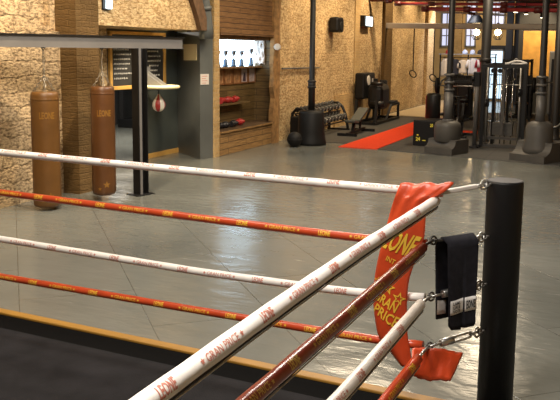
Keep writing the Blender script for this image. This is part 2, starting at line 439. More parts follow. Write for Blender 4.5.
# ------------------------------------------------------------------ camera
yaw = R(23.5); pitch = math.atan(105/780); roll = .010
cam = bpy.data.cameras.new('camera'); co = bpy.data.objects.new('camera', cam); COL.objects.link(co)
fwd = Vector((-math.sin(yaw)*math.cos(pitch), math.cos(yaw)*math.cos(pitch), -math.sin(pitch)))
r0 = Vector((math.cos(yaw), math.sin(yaw), 0)); u0 = r0.cross(fwd)
rt = r0*math.cos(roll)+u0*math.sin(roll); up = rt.cross(fwd)
co.matrix_world = Matrix(((rt.x, up.x, -fwd.x, 0), (rt.y, up.y, -fwd.y, 0), (rt.z, up.z, -fwd.z, 2.2), (0, 0, 0, 1)))
cam.sensor_fit = 'HORIZONTAL'; cam.sensor_width = 36; cam.lens = 780*36/560
cam.shift_y = -45/560; cam.clip_end = 200
S.camera = co

# ------------------------------------------------------------------ setting
WX = -7.55; ZC = 5.6
struct('floor', MB().box((-16, -5, -.1), (4, 45, 0)), M['floor'])
struct('ceiling', MB().box((-16, -5, ZC), (4, 45, ZC+.1)), M['ceiling'])
struct('wall_right', MB().box((4, -5, 0), (4.2, 45, ZC)), M['brick_pale'])
struct('wall_front', MB().box((-16, -5.2, 0), (4, -5, ZC)), M['brick_pale'])
struct('wall_back', MB().box((-16, 41, 0), (4, 41.2, ZC)), M['farwall'])

# wall beside the bags: rough plaster below a ledge, recessed patch above
w = MB()
w.box((-8.6, -5, 0), (-7.72, 9.47, 2.44))
w.box((-8.6, -5, 2.44), (-7.80, 9.06, ZC)); w.box((-8.6, 9.06, 2.52), (-7.92, 9.36, ZC)); w.box((-8.6, 9.36, 2.44), (-7.80, 9.47, ZC)); w.box((-8.6, 9.06, 2.44), (-7.80, 9.36, 2.52))
struct('wall_left', w, M['plaster'])
struct('trim_1', MB().box((-8.6, 9.47, 0), (-7.42, 10.02, ZC)), M['brick_dark'])             # pier
# brick above the opening, jambs, main run of wall
w = MB()
w.box((-8.75, 10.02, 2.56), (WX, 13.42, ZC)).box((-8.85, 10.02, 0), (-8.66, 11.93, 2.56))
w.box((-8.3, 17.25, 0), (WX, 33.5, ZC))
w.box((WX-.02, 32.2, 0), (WX+.14, 33.5, ZC))
struct('wall_left_brick', w, M['brick'])
struct('wall_left_jamb', MB().box((-8.08, 13.975, 0), (WX+.01, 14.20, ZC)).box((-8.75, 14.45, 0), (-8.1, 14.6, ZC)), M['brick_pale'])
# recess behind the bag rack
w = MB(); w.box((-8.85, 11.93, 1.43), (-8.66, 13.12, 2.56)).box((-8.85, 13.12, 0), (-8.66, 14.8, 2.56))
struct('wall_recess', w, M['green'])
struct('baseboard_recess', MB().box((-8.66, 13.12, 0), (-8.63, 14.38, .10), .004), M['yellow_wood'])
struct('wall_far_room', MB().box((-13.6, 10, 0), (-13.4, 30, 2.9)).box((-13.6, 28, 0), (-8.4, 28.2, 2.9)), M['darkwall'])
struct('ceiling_far_room', MB().box((-13.6, 9.5, 2.85), (-8.86, 28.2, 2.95)), M['ceiling'])
# slate grey boxed column with pipe above
struct('wall_column', MB().prism([(-7.57, 13.97, 0), (-7.66, 13.60, 0), (-8.66, 14.40, 0), (-8.66, 14.44, 0), (-8.10, 13.99, 0)], (0, 0, 2.54)), M['grey'])
g = MB(); g.tube([(WX+.02, 13.62, 2.4), (WX+.02, 13.62, 2.62), (WX+.02, 13.58, 3.0), (WX+.02, 13.5, 3.25), (WX+.02, 13.46, ZC)], [.14, .14, .115, .105, .105], 16)
g.cyl((WX+.02, 13.57, 2.96), (WX+.02, 13.56, 3.03), .14)
tag(g.build('downpipe', M['grey']), 'slate grey downpipe above the grey column left of the trophy niche', 'pipe')
# curved brown timber brace beside the column
pts_o = [(13.30, 2.56), (13.18, 2.8), (13.02, 3.05), (12.80, 3.35), (12.5, 3.7)]; pts_i = [(13.60, 2.56), (13.48, 2.85), (13.34, 3.12), (13.16, 3.42), (12.9, 3.8)]
struct('trim_2', MB().prism([(WX, y, z) for y, z in pts_o]+[(WX, y, z) for y, z in pts_i[::-1]], (.10, 0, 0)), M['brace'])
# niche with trophies: plank header, boarded back, side
w = MB(); w.box((-8.3, 14.2, 2.62), (WX, 17.25, ZC)); w.box((-8.3, 14.2, 2.50), (WX+.05, 16.95, 2.62)).box((-8.3, 14.2, 2.41), (WX-.06, 16.95, 2.50))
struct('wall_niche_header', w, M['planks'])
w = MB(); w.box((-8.3, 14.2, 0), (-8.10, 17.25, 1.82)); w.box((-8.3, 14.2, 2.41), (-8.10, 17.25, 2.6)); w.box((-8.10, 17.05, .45), (WX-.01, 17.25, 2.5))
struct('wall_niche', w, M['planks_dark'])
o = MB().box((-8.16, 14.2, 1.82), (-8.10, 17.05, 2.41)).build('window_1', M['panel']); o['kind'] = 'structure'
struct('trim_3', MB().box((-8.10, 14.2, 1.78), (-7.90, 17.05, 1.82), .004), M['planks'])       # trophy ledge
# rough timber upright right of the niche
tp = MB(); n = 22; fr, bk = [], []
for i in range(n):
    z = ZC*i/(n-1); jl = random.uniform(-.05, .05); jr = random.uniform(-.05, .05)
    fr.append([Vector((WX+.06+random.uniform(-.02, .02), 16.80+jl, z)), Vector((WX+.10+random.uniform(-.03, .03), 16.96, z)), Vector((WX+.08+random.uniform(-.02, .02), 17.14+jr, z)), Vector((WX+.03, 17.26+jr, z))])
    bk.append([Vector((WX-.04, p.y, p.z)) for p in fr[-1]])
tp.slab(fr, bk, False); struct('trim_4', tp, M['timber'])
struct('trim_5', MB().box((WX-.02, 25.95, 0), (WX+.10, 26.9, ZC)), M['brick_dark'])            # brown pilaster
struct('trim_6', MB().box((WX-.02, 22.95, .95), (WX+.03, 23.45, ZC)), M['brick_pale'])          # pale flat strip
struct('trim_7', MB().box((WX-.02, 21.2, .0), (WX+.05, 26.0, .92)), M['brick_pale'])            # low ledge behind the machine
struct('floor_boards', MB().box((WX+.14, 26.0, 0), (-5.4, 35.5, .015)), M['pale_floor'])

# ------------------------------------------------------------------ boxing ring
dB = Vector((.04374, .99904, 0)); dA = Vector((-.99904, .04374, 0)); C0 = Vector((-.895, 4.210, 0))
def RP(a, b, z): return C0+dA*a+dB*b+Vector((0, 0, z))
rp = thing('ring_platform', 'low black boxing ring floor with yellow edging under the ropes', 'boxing ring', RP(3, -2, 0))
def ringbox(mb, a0, b0, z0, a1, b1, z1, bev=0.):
    c = RP((a0+a1)/2, (b0+b1)/2, (z0+z1)/2)
    return mb.obox(c, (abs(a1-a0)/2, abs(b1-b0)/2, abs(z1-z0)/2), Matrix.Rotation(math.atan2(-.04374, .99904), 3, 'Z'), bev)
ringbox(MB(), -.02, -5.6, 0, 6.3, .045, .185).build('platform_base', M['rimblack'], rp)
ringbox(MB(), .20, -5.5, .186, 6.1, -.20, .205, .006).build('canvas', M['canvas'], rp)
ringbox(MB(), -.10, .048, 0, 6.3, .128, .2, .008).build('edge_strip', M['yellow_edge'], rp)
ringbox(MB(), -.10, -5.6, 0, -.022, .046, .2, .008).build('edge_strip', M['yellow_edge'], rp)

def spline(pts, n):
    """smooth path through (s, z) pairs sampled n times"""
    out = []
    for i in range(n+1):
        s = pts[0][0]+(pts[-1][0]-pts[0][0])*i/n
        for k in range(len(pts)-1):
            lo, hi = pts[k], pts[k+1]
            if min(lo[0], hi[0])-1e-6 <= s <= max(lo[0], hi[0])+1e-6:
                t = (s-lo[0])/(hi[0]-lo[0]); out.append((s, lo[1]+(hi[1]-lo[1])*t)); break
    return out
def smooth(z, it=6):
    z = list(z)
    for _ in range(it): z = [z[0]]+[(z[i-1]+2*z[i]+z[i+1])/4 for i in range(1, len(z)-1)]+[z[-1]]
    return z
def rope(side, pts, r, matname, ink, label, leone0, name='ring_rope', dark=False, ang=0.):
    sp = spline(pts, 60); zs = smooth([q[1] for q in sp]); ss = [q[0] for q in sp]
    def P(s):
        i = min(max((s-ss[0])/(ss[-1]-ss[0])*60, 0), 59.999); k = int(i); t = i-k
        z = zs[k]*(1-t)+zs[k+1]*t
        return RP(s, 0, z) if side == 'back' else RP(0, s, z)
    root = thing(name, label, 'rope', P(ss[30]), 'ring ropes')
    wob = [r*(1+.025*math.sin(i*1.7)) for i in range(61)]
    MB().tube([P(s) for s in ss], wob, 20).build('sleeve', M[matname], root)
    T = (-dA if side == 'back' else dB)
    N0 = Vector((0, -.96, .28)) if side == 'back' else Vector((.80, 0, .60))
    N0 = (N0-T*N0.dot(T)).normalized(); U0 = N0.cross(T).normalized()
    if U0.z < 0: U0 = -U0
    N0 = Matrix.Rotation(ang, 3, T) @ N0; U0 = Matrix.Rotation(ang, 3, T) @ U0
    sg = -1 if side == 'back' else 1
    def F(s0):
        def fn(x, y):
            a = y/r
            return P(s0+sg*x)+(N0*math.cos(a)+U0*math.sin(a))*(r*1.045)
        return fn
    k0 = leone0
    lo, hi = min(ss[0], ss[-1])+.15, max(ss[0], ss[-1])-.15
    k = -12
    while k < 13:
        s = k0+k*.55
        if lo < s < hi: mb = MB(); word(mb, 'LEONE', .076, .036*r/.027, F(s), .03); mb.build('lettering', M[ink], root)
        s2 = s+.275
        if lo < s2 < hi:
            mb = MB(); word(mb, 'GRAN PRICE', .175, .024*r/.027, F(s2), .005)
            for q in (-.108, .108): star(mb, q, 0, .011, F(s2))
            mb.build('lettering', M[ink], root)
        k += 1
    # welted seam under the sleeve; its caught light painted as a pale edge
    ND = (-N0*.25-U0).normalized() if side == 'side' else Vector((0, 0, -1))
    if side == 'side':
        MB().tube([P(s)+ND*(r*1.10) for s in ss], .006 if not dark else .004, 6).build('seam', M['seam_black'], root)
        MB().tube([P(s)+ND*(r*1.42) for s in ss], .003, 6).build('seam_edge', M['seam_white'], root)
    return root
rope('back', [(5.6, 1.46), (3.22, 1.440), (1.52, 1.429), (.22, 1.428), (.03, 1.435)], .0245, 'white_rope', 'ink_red', 'topmost white rope along the far side of the ring', 2.80, ang=-.6)
rope('back', [(5.6, 1.165), (3.24, 1.142), (1.65, 1.131), (.40, 1.125), (.04, 1.14)], .0245, 'red_rope', 'ink_yellow', 'second rope from the top along the far side, orange red with yellow lettering', 1.20, ang=-.1)
rope('back', [(5.6, .81), (3.26, .791), (1.52, .776), (.46, .795), (.04, .83)], .0245, 'white_rope', 'ink_red', 'third rope from the top along the far side, white with red lettering', 2.74)
rope('back', [(5.6, .51), (3.27, .502), (1.65, .515), (.33, .531), (.04, .55)], .0245, 'red_rope', 'ink_yellow', 'lowest rope along the far side, orange red and nearest the ring floor', 2.93)
rope('side', [(-.005, 1.386), (-1.19, 1.386), (-1.61, 1.380), (-2.15, 1.367), (-2.67, 1.347), (-5.2, 1.28)], .0285, 'white_rope', 'ink_red', 'thick white top rope running diagonally towards the viewer over the red pad', -2.63)
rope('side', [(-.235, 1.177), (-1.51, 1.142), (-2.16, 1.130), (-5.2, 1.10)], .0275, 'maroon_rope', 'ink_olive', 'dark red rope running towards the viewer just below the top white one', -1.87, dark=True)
rope('side', [(-.23, .866), (-.89, .843), (-1.33, .827), (-5.2, .80)], .0275, 'white_rope', 'ink_red', 'lower white rope running towards the viewer below the hanging towel', -1.75)
rope('side', [(-.255, .570), (-.79, .563), (-5.2, .55)], .0275, 'red_rope', 'ink_yellow', 'lowest orange rope running towards the viewer from the fallen pad flap', -.42)

# corner post
PC = Vector((-.577, 4.588, 0)); pr = .1035
cp = thing('corner_post', 'thick black cylindrical ring post beside the hanging towel', 'post', PC)
MB().lathe(PC, [(pr*1.0, 0), (pr, 1.455), (pr*.985, 1.466)], 40).build('shaft', M['post'], cp)
MB().lathe(PC, [(pr*.96, 1.4665), (pr*.93, 1.470)], 40).build('cap', M['post_top'], cp)
MB().box((PC.x-.19, PC.y-.19, 0), (PC.x+.19, PC.y+.19, .012), .003).build('base_plate', M['post'], cp)
dd = Vector((C0.x-PC.x, C0.y-PC.y, 0)).normalized()
EZ = [1.452, 1.148, .865, .582]
for z in EZ:
    p = PC+dd*pr+Vector((0, 0, z)); q = MB(); q.cyl(p-dd*.02, p+dd*.022, .008, seg=10); q.ring(p+dd*.034, .016, .0055, Vector((-dd.y, dd.x, .4)))
    q.build('eye_bolt', M['steel_dark'], cp)

# tensioners joining ropes and post
def chainlink(mb, c, ax, n, r=.015): mb.ring(c, r, .0055, ax, 12, (1.35, .8))
RZ = [1.420, 1.165, .845, .555]
names = ['top', 'second', 'third', 'lowest']
for i in range(4):
    a = PC+dd*(pr+.05)+Vector((0, 0, EZ[i])); b = RP(.0, -.03 if i else .02, RZ[i]+.005)
    t = thing('turnbuckle', ['top turnbuckle with a pale strap between the red pad and the post', 'turnbuckle carrying the dark towel beside the black post', 'third turnbuckle down, bare steel rod behind the towel hem', 'lowest turnbuckle, silver body above the orange pad flap'][i], 'turnbuckle', b, 'ring turnbuckles')
    d = (a-b); L = d.length; u = d.normalized()
    q = MB(); q.ring(a-u*.006, .020, .007, Vector((u.y, -u.x, .5)), 12, (1.5, .9)); q.ring(a-u*.034, .018, .007, Vector((u.y, -u.x, -1.5)), 12, (1.3, .9)); q.build('shackle', M['steel'], t)
    if i == 0:
        MB().bar(b, a-u*.05, .026, .026, .006).build('strap', M['seam_white'], t)
    elif i == 1:
        MB().tube([b, a-u*.05], .0085, 8).build('threaded_rod', M['steel_dark'], t)
        MB().ring(b+u*.004, .020, .006, Vector((u.y, -u.x, .3)), 12, (1.2, 1)).build('hook', M['steel_dark'], t)
    else:
        MB().tube([b, b+u*L*.35], .0075, 8).build('threaded_rod', M['steel'], t)
        q = MB(); q.bar(b+u*L*.22+Vector((0, 0, .015)), a-u*.05+Vector((0, 0, .015)), .014, .014, .003); q.bar(b+u*L*.22-Vector((0, 0, .015)), a-u*.05-Vector((0, 0, .015)), .014, .014, .003)
        q.lathe(b+u*L*.22, [(.013, 0), (.023, .008), (.023, .09), (.013, .10)], 12, u); q.build('body', M['steel'], t)
        q = MB(); q.ring(b+u*.004, .020, .006, Vector((u.y, -u.x, .3)), 12, (1.2, 1)); q.build('hook', M['steel_dark'], t)
    if i: # short link from the side rope end to the corner hook
        s_end = RP(0, -.235, [1.383, 1.177, .866, .570][i])
        MB().tube([s_end, (s_end+b)/2+Vector((0, 0, .004)), b], .009, 8).build('rope_tail', M['steel_dark'] if i == 1 else M['steel'], t)

# red corner pad
# (left a, right a, left z, right z, b): a runs from the corner along the far ropes, b towards the outside
PADROWS = [(.190, -.02, 1.385, 1.40, .060), (.192, -.05, 1.44, 1.455, .048), (.194, -.085, 1.466, 1.490, .012), (.197, -.095, 1.462, 1.492, -.022), (.211, -.050, 1.408, 1.446, -.046), (.227, .038, 1.361, 1.380, -.050),
           (.253, .040, 1.262, 1.282, -.05), (.279, .046, 1.144, 1.172, -.05), (.305, .085, 1.025, 1.053, -.05), (.323, .118, .905, .934, -.05), (.328, .126, .786, .818, -.05),
           (.317, .125, .681, .713, -.05), (.286, .119, .567, .608, -.05), (.212, .102, .491, .529, -.05), (.150, .087, .427, .449, -.05)]
def pad_pt(u, v, lift=0.):
    f = min(max(v, 0), .99999)*(len(PADROWS)-1); k = int(f); t = f-k
    p0 = PADROWS[max(k-1, 0)]; p1 = PADROWS[k]; p2 = PADROWS[k+1]; p3 = PADROWS[min(k+2, len(PADROWS)-1)]
    c = [.5*(2*p1[i]+(p2[i]-p0[i])*t+(2*p0[i]-5*p1[i]+4*p2[i]-p3[i])*t*t+(3*p1[i]-p0[i]-3*p2[i]+p3[i])*t**3) for i in range(5)]
    a = c[0]+(c[1]-c[0])*u; z = c[2]+(c[3]-c[2])*u
    bulge = min(1, max(0, (v-.28)/.2))
    crease = .006*math.sin(14*v+5*u)*bulge + .007*math.sin(17*u+6*v)*(1-bulge)
    b = c[4]-(.028*math.sin(PI*u)*bulge+crease)-lift
    return RP(a, b, z+(.006*math.sin(15*u+2*v) if v < .3 else 0))
pt = thing('corner_pad', 'red strip pad with yellow lettering draped over the ring corner', 'corner pad', RP(.2, -.05, .44))
NU, NV = 14, 64
fr = [[pad_pt(j/NU, i/NV, .0) for j in range(NU+1)] for i in range(NV+1)]
def nrm_off(i, j, d):
    p = fr[i][j]; q = fr[min(i+1, NV)][j]-fr[max(i-1, 0)][j]; r = fr[i][min(j+1, NU)]-fr[i][max(j-1, 0)]
    n = q.cross(r); n.normalize()
    return p+n*d
bk = [[nrm_off(i, j, -.010) for j in range(NU+1)] for i in range(NV+1)]
if (bk[40][7]-fr[40][7]).dot(dB) < 0: bk = [[nrm_off(i, j, .010) for j in range(NU+1)] for i in range(NV+1)]
MB().slab(fr, bk).build('cover', M['pad'], pt)
def pad_at(a_c, z_c, rot, shear=0.):
    """maps lettering coordinates onto the pad's front"""
    def fn(x, y):
        x2 = x+shear*y
        a = a_c-(x2*math.cos(rot)-y*math.sin(rot)); z = z_c+x2*math.sin(rot)+y*math.cos(rot)
        best = None
        lo, hi = .30, .999
        for _ in range(24):      # height falls steadily with v
            v = (lo+hi)/2
            f = v*(len(PADROWS)-1); k = min(int(f), len(PADROWS)-2); t = f-k
            r = [PADROWS[k][i]*(1-t)+PADROWS[k+1][i]*t for i in range(5)]
            u = (a-r[0])/(r[1]-r[0]); zz = r[2]+(r[3]-r[2])*u
            if zz > z: lo = v
            else: hi = v
        u = min(max(u, .02), .98)
        return pad_pt(u, v, .004)
    return fn
q = MB(); word(q, 'LEONE', .205, .130, pad_at(.186, 1.150, -.22, .28), .06); q.build('lettering', M['ink_yellow'], pt)
q = MB(); word(q, 'INT', .055, .030, pad_at(.222, 1.040, -.40), .01); q.build('lettering', M['ink_yellow'], pt)
q = MB(); word(q, 'GRAN', .150, .064, pad_at(.243, .800, -.42), .02); q.build('lettering', M['ink_yellow'], pt)
q = MB(); word(q, 'PRICE', .160, .066, pad_at(.240, .715, -.42), .02); q.build('lettering', M['ink_yellow'], pt)
for x, z, r in ((.232, .885, .046), (.168, .826, .040), (.298, .905, .030)): q = MB(); star(q, 0, 0, r, pad_at(x, z, -.3), True); q.build('star', M['ink_yellow'], pt)
# folded lower end of the pad
top = [Vector((-.965, 4.071, .563)), Vector((-.915, 4.14, .553)), Vector((-.85, 4.19, .540)), Vector((-.785, 4.25, .520)), Vector((-.728, 4.295, .494))]
bot = [Vector((-.935, 3.944, .500)), Vector((-.900, 3.945, .474)), Vector((-.842, 3.995, .456)), Vector((-.795, 4.03, .450)), Vector((-.749, 4.06, .446))]
rows = []
for i in range(11):
    t = i/10; rows.append([])
    for j in range(17):
        f = j/4; k = min(int(f), 3); s = f-k
        a = top[k].lerp(top[k+1], s); b = bot[k].lerp(bot[k+1], s)
        rows[-1].append(a.lerp(b, t)+Vector((0, 0, .014*(1-t)+.003*math.sin(4*t+j*.9)+.0025*math.sin(j*2.1-5*t))))
MB().slab(rows, [[p-Vector((-.002, -.002, .012)) for p in r] for r in rows]).build('flap', M['pad'], pt)

# towel over the second turnbuckle
B0 = Vector((-.896, 4.180, 0)); tu = Vector((.220, .290, 0)).normalized(); tn = Vector((tu.y, -tu.x, 0))
tw = thing('towel', 'folded charcoal towel with a white lettered hem hanging beside the post', 'towel', B0+Vector((0, 0, .7)))
def towel_pt(x, z, front, d=0.):
    """x along the hanger, z height"""
    h = (1.165-z)
    wav = .010*math.sin(x*24-1.0)*min(1, h*3)+.014*(1 if x > .205 else 0)*min(1, h*2)
    off = (.030+.012*h if front else -.020-.01*h)+(wav if front else .5*wav)
    return B0+tu*x+tn*(off+d)+Vector((0, 0, z))
def towel_rows(nx=20):
    rows = []
    for z in [0]*0+[.700+(1.142-.700)*i/14 for i in range(15)]:          # rear layer, upwards
        rows.append([towel_pt(.042+.055*(1.165-z)+(.235)*j/nx, z, False) for j in range(nx+1)])
    rows.append([B0+tu*(.062+.232*j/nx)+Vector((0, 0, 1.172)) for j in range(nx+1)])
    for i in range(19):
        r = []
        for j in range(nx+1):
            x0 = .078+.016*(i/18); x = x0+(.302-x0-.012*(i/18))*j/nx
            hem = .658+.010*math.sin(x*20)-.012*(1 if .11 < x < .20 else 0)
            if j in (0, nx): hem += .012
            z = 1.146+(hem-1.146)*i/18
            r.append(towel_pt(x, z, True))
        rows.append(r)
    return rows
fr = towel_rows()
bk = []
for i, r in enumerate(fr):
    bk.append([])
    for j, p in enumerate(r):
        q = fr[min(i+1, len(fr)-1)][j]-fr[max(i-1, 0)][j]; s = r[min(j+1, len(r)-1)]-r[max(j-1, 0)]
        n = q.cross(s).normalized(); bk[-1].append(p+n*.010)
MB().slab(fr, bk).build('cloth', M['towel'], tw)
def band_pt(x, z, d): return towel_pt(x, z, True, d)
rows = [[band_pt(.098+(.291-.098)*j/20, z+.006*j/20, .013) for j in range(21)] for z in (.822, .80, .78, .76, .742)]
rb = [[band_pt(.098+(.291-.098)*j/20, z+.006*j/20, .008) for j in range(21)] for z in (.822, .80, .78, .76, .742)]
bd = MB().slab(rows, rb).build('hem_band', M['towel_white'], tw)
rows = [[towel_pt(.058+.06*j/6, z, False, .016) for j in range(7)] for z in (.815, .79, .765, .735)]
MB().slab(rows, [[p-tn*.004 for p in r] for r in rows]).build('hem_band', M['towel_white'], tw)
q = MB()
word(q, 'EONE', .066, .050, lambda x, y: band_pt(.249+x, .786+y+.05*x, .0175), .03)
for i, tx in enumerate(('LAML', 'UAUE', 'VOTE')): word(q, tx, .062, .0185, lambda x, y, i=i: band_pt(.145+x, .805-.0225*i+y, .0160), .02)
q.build('lettering', M['ink_black'], bd)

# ------------------------------------------------------------------ bag rack and bags
def BX(y): return -7.12+.311*(y-8.40)
bu = Vector((.311, 1, 0)).normalized(); bn = Vector((bu.y, -bu.x, 0))
rk = thing('bag_rack', 'dark grey steel beam on one leg carrying the two punching bags', 'bag rack', (BX(9.95), 9.95, 0))
p0 = Vector((BX(5.8), 5.8, 2.285)); p1 = Vector((BX(10.74), 10.74, 2.285))
b = MB(); b.bar(p0, p1, .012, .15); b.bar(p0+Vector((0, 0, .076)), p1+Vector((0, 0, .076)), .13, .012); b.bar(p0-Vector((0, 0, .076)), p1-Vector((0, 0, .076)), .13, .012)
b.bar(p0+bn*.058, p1+bn*.058-bu*.02, .008, .14); b.build('beam', M['beam'], rk)
MB().bar(p0+Vector((0, 0, .088))+bn*.01, p1+Vector((0, 0, .088))+bn*.01, .17, .012).build('top_rail', M['black_metal'], rk)  # thin shade line along the beam top, put in as a black strip
lp = Vector((BX(9.88)+.06, 9.88, 0))
b = MB(); up_ = Vector((0, 0, 1))
cr = Vector((math.cos(yaw), math.sin(yaw), 0)); cf = Vector((-math.sin(yaw), math.cos(yaw), 0))
rot = Matrix((bu, -bn, Vector((0, 0, 1)))).transposed()
b.obox(lp-bu*.075+Vector((0, 0, 1.105)), (.007, .078, 1.10), rot, .002); b.obox(lp+bu*.085+Vector((0, 0, 1.105)), (.007, .078, 1.10), rot, .002)
b.obox(lp+Vector((0, 0, 1.105)), (.07, .006, 1.10), rot); b.build('leg', M['black_metal'], rk)
MB().obox(lp-bu*.045+bn*.076+Vector((0, 0, 1.105)), (.022, .003, 1.10), rot).build('leg_lip', M['beam'], rk)  # lit inner flange of the leg, painted as a lighter grey plate
MB().obox(lp+Vector((0, 0, .008)), (.17, .13, .008), rot, .003).build('foot_plate', M['black_metal'], rk)

def heavy_bag(c, r, zb, zt, m, label, ink_y, rot_face):
    t = thing('heavy_bag', label, 'punching bag', (c[0], c[1], zb), 'hanging leather bags')
    h = zt-zb
    prof = [(.01, 0), (r*.7, .004), (r*.93, .022), (r*.99, .06)]+[(r*(1+.006*math.sin(k*2.3)), .06+(h-.13)*k/12) for k in range(1, 12)]+[(r*.99, h-.06), (r*.94, h-.02), (r*.86, h-.002), (.02, h)]
    MB().lathe((c[0], c[1], zb), prof, 40).build('body', m, t)
    q = MB(); q.lathe((c[0], c[1], zt-.115), [(r*1.008, 0), (r*1.012, .004), (r*1.012, .02), (r*1.008, .024)], 40); q.build('stitched_band', m, t)
    top = Vector((c[0], c[1], zt+.22)); q = MB()
    for k in range(4):
        a = PI/4+k*PI/2; e = Vector((c[0]+r*.86*math.cos(a), c[1]+r*.86*math.sin(a), zt-.045))
        for i in range(7):
            f0 = e.lerp(top, i/7); f1 = e.lerp(top, (i+1)/7); d = (f1-f0).normalized(); side = d.orthogonal().normalized() if i % 2 else d.cross(d.orthogonal()).normalized()
            m_ = (f0+f1)/2; L = (f1-f0).length
            q.tube([m_+d*math.cos(x)*L*.62+side*math.sin(x)*.013 for x in [2*PI*j/10 for j in range(10)]], .005, 5, closed=True)
    z = top.z
    while z < 2.19:
        q.tube([Vector((c[0], c[1], z+.022))+Vector((math.sin(x)*.014 if int(z*40) % 2 else 0, 0 if int(z*40) % 2 else math.sin(x)*.014, math.cos(x)*.027)) for x in [2*PI*j/10 for j in range(10)]], .005, 5, closed=True); z += .041
    q.build('chain', M['chain'], t)
    q = MB(); q.ring((c[0], c[1], 2.205), .03, .007, (1, 0, 0)); q.bar((c[0]-.03, c[1], 2.20), (c[0]+.03, c[1], 2.20), .03, .012); q.build('hanger', M['black_metal'], t)
    ang = math.atan2(-c[1], -c[0])+rot_face
    def F(zc):
        def fn(x, y):
            a = ang+x/r; return Vector((c[0]+math.cos(a)*r*1.013, c[1]+math.sin(a)*r*1.013, zc+y))
        return fn
    q = MB(); word(q, 'LEONE', .20, .095, F(zb+h*ink_y), .03); q.build('print', M['leather_ink'], t)
    for x_, z_, r_ in ((.02, 0, .055), (-.08, -.06, .03)): q = MB(); star(q, x_, z_, r_, F(zb+.17)); q.build('print', M['leather_ink'], t)
heavy_bag((-7.13, 8.40), .188, .035, 1.615, M['leather_a'], 'tan punching bag hanging at the left, in front of rough plaster', .80, .12)
heavy_bag((-6.845, 9.30), .172, .075, 1.66, M['leather_b'], 'darker brown punching bag hanging beside the brick pier and rack leg', .76, .1)

# blackboard, speed bag
t = thing('blackboard', 'black menu board with chalk writing in a yellow wooden frame', 'blackboard', (-8.64, 12.9, 1.46))
MB().box((-8.66, 12.03, 1.49), (-8.635, 13.80, 2.46)).build('board', M['board'], t)
q = MB(); q.box((-8.66, 11.95, 1.43), (-8.61, 13.88, 1.50), .006).box((-8.66, 11.95, 1.43), (-8.61, 12.03, 2.5), .006).box((-8.66, 13.80, 1.43), (-8.61, 13.88, 2.5), .006).box((-8.66, 11.95, 2.46), (-8.61, 13.88, 2.52), .006)
q.build('frame', M['yellow_wood'], t)
q = MB(); random.seed(3)
def chalk_line(y0, y1, z, h):
    y = y0; q = MB()
    while y < y1:
        wd = random.uniform(.02, .07)
        pts = []; nn = max(3, int(wd/.012))
        pts = [Vector((-8.632, y+wd*i/nn, z+(h*.5 if i % 2 else -h*.5)*random.uniform(.5, 1))) for i in range(nn+1)]
        q.tube(pts, .0045, 4); y += wd+random.uniform(.012, .03)
    q.build('writing', M['chalk'], t)
for k in range(9):
    z = 2.36-.09*k
    chalk_line(12.10, 12.10+random.uniform(.35, .55), z, .035)
    if k % 1 == 0: chalk_line(12.72, 12.80, z, .035)
for k in range(8):
    z = 2.34-.095*k; chalk_line(13.22+random.uniform(0, .08), 13.22+random.uniform(.32, .5), z, .04)

sp = thing('speed_bag_platform', 'round cream wooden speed bag platform on a bracket behind the rack leg', 'speed bag platform', (-8.19, 12.92, 1.46))
MB().lathe((-8.19, 12.92, 1.44), [(.38, 0), (.41, .012), (.41, .05), (.38, .062)], 40).build('board', M['cream'], sp)
q = MB()
for y in (12.86, 13.02): q.prism([(-8.585, y, 1.50), (-8.05, y, 1.50), (-8.55, y, 1.80), (-8.585, y, 1.80)], (0, .025, 0))
q.builds('bracket', M['fridge'], sp)
MB().box((-8.608, 12.85, 1.45), (-8.585, 13.25, 1.85), .004).build('back_plate', M['fridge'], sp)
q = MB(); q.lathe((-8.19, 12.92, 1.40), [(.03, 0), (.05, .01), (.05, .03), (.03, .042)], 20); q.build('swivel', M['steel_dark'], sp)
sb = thing('speed_bag', 'red and white leather speed ball hanging under the round board', 'speed bag', (-8.19, 12.92, 1.0))
prof = [(.004, 0), (.06, .012), (.105, .05), (.13, .11), (.125, .17), (.09, .24), (.045, .30), (.02, .345)]
def gores(k0):
    q = MB(); c = Vector((-8.19, 12.92, .99))
    for g in range(k0, 8, 2):
        rows = []
        for r, z in prof: rows.append([c+Vector((math.cos(a)*r, math.sin(a)*r, z)) for a in [(g+j/4)*PI/4 for j in range(5)]])
        q.grid(rows)
    return q
gores(0).build('panels', M['ball_red'], sb); gores(1).build('panels', M['ball_white'], sb)
MB().tube([(-8.19, 12.92, 1.33), (-8.19, 12.92, 1.40)], .012, 8).build('cord', M['black_metal'], sb)

# papers on the grey column
e1 = Vector((-1, .8, 0)).normalized(); n1 = Vector((-.8, -1, 0)).normalized(); A1 = Vector((-7.66, 13.60, 0))
t = MB().prism([A1+e1*x+n1*.002+Vector((0, 0, z)) for x, z in ((.15, 1.98), (.87, 1.97), (.87, 2.30), (.15, 2.30))], n1*.01).build('poster', M['cream_paper']); tag(t, 'square cream poster on the dark side of the grey column', 'poster')
e2 = Vector((.09, .37, 0)).normalized(); n2 = Vector((.37, -.09, 0)).normalized()
nt_ = thing('notice', 'small white notice at eye height on the front edge of the grey column', 'notice', A1+e2*.12+Vector((0, 0, 1.5)))
MB().prism([A1+e2*x+n2*.002+Vector((0, 0, z)) for x, z in ((.01, 1.50), (.25, 1.50), (.25, 1.71), (.01, 1.71))], n2*.008).build('sheet', M['white_paper'], nt_)
q = MB()
for k in range(4): q.prism([A1+e2*x+n2*.011+Vector((0, 0, z)) for x, z in ((.04, 1.66-.045*k), (.20-.04*(k % 2), 1.66-.045*k), (.20-.04*(k % 2), 1.672-.045*k), (.04, 1.672-.045*k))], n2*.001)
q.build('print', M['ink_red'], nt_)
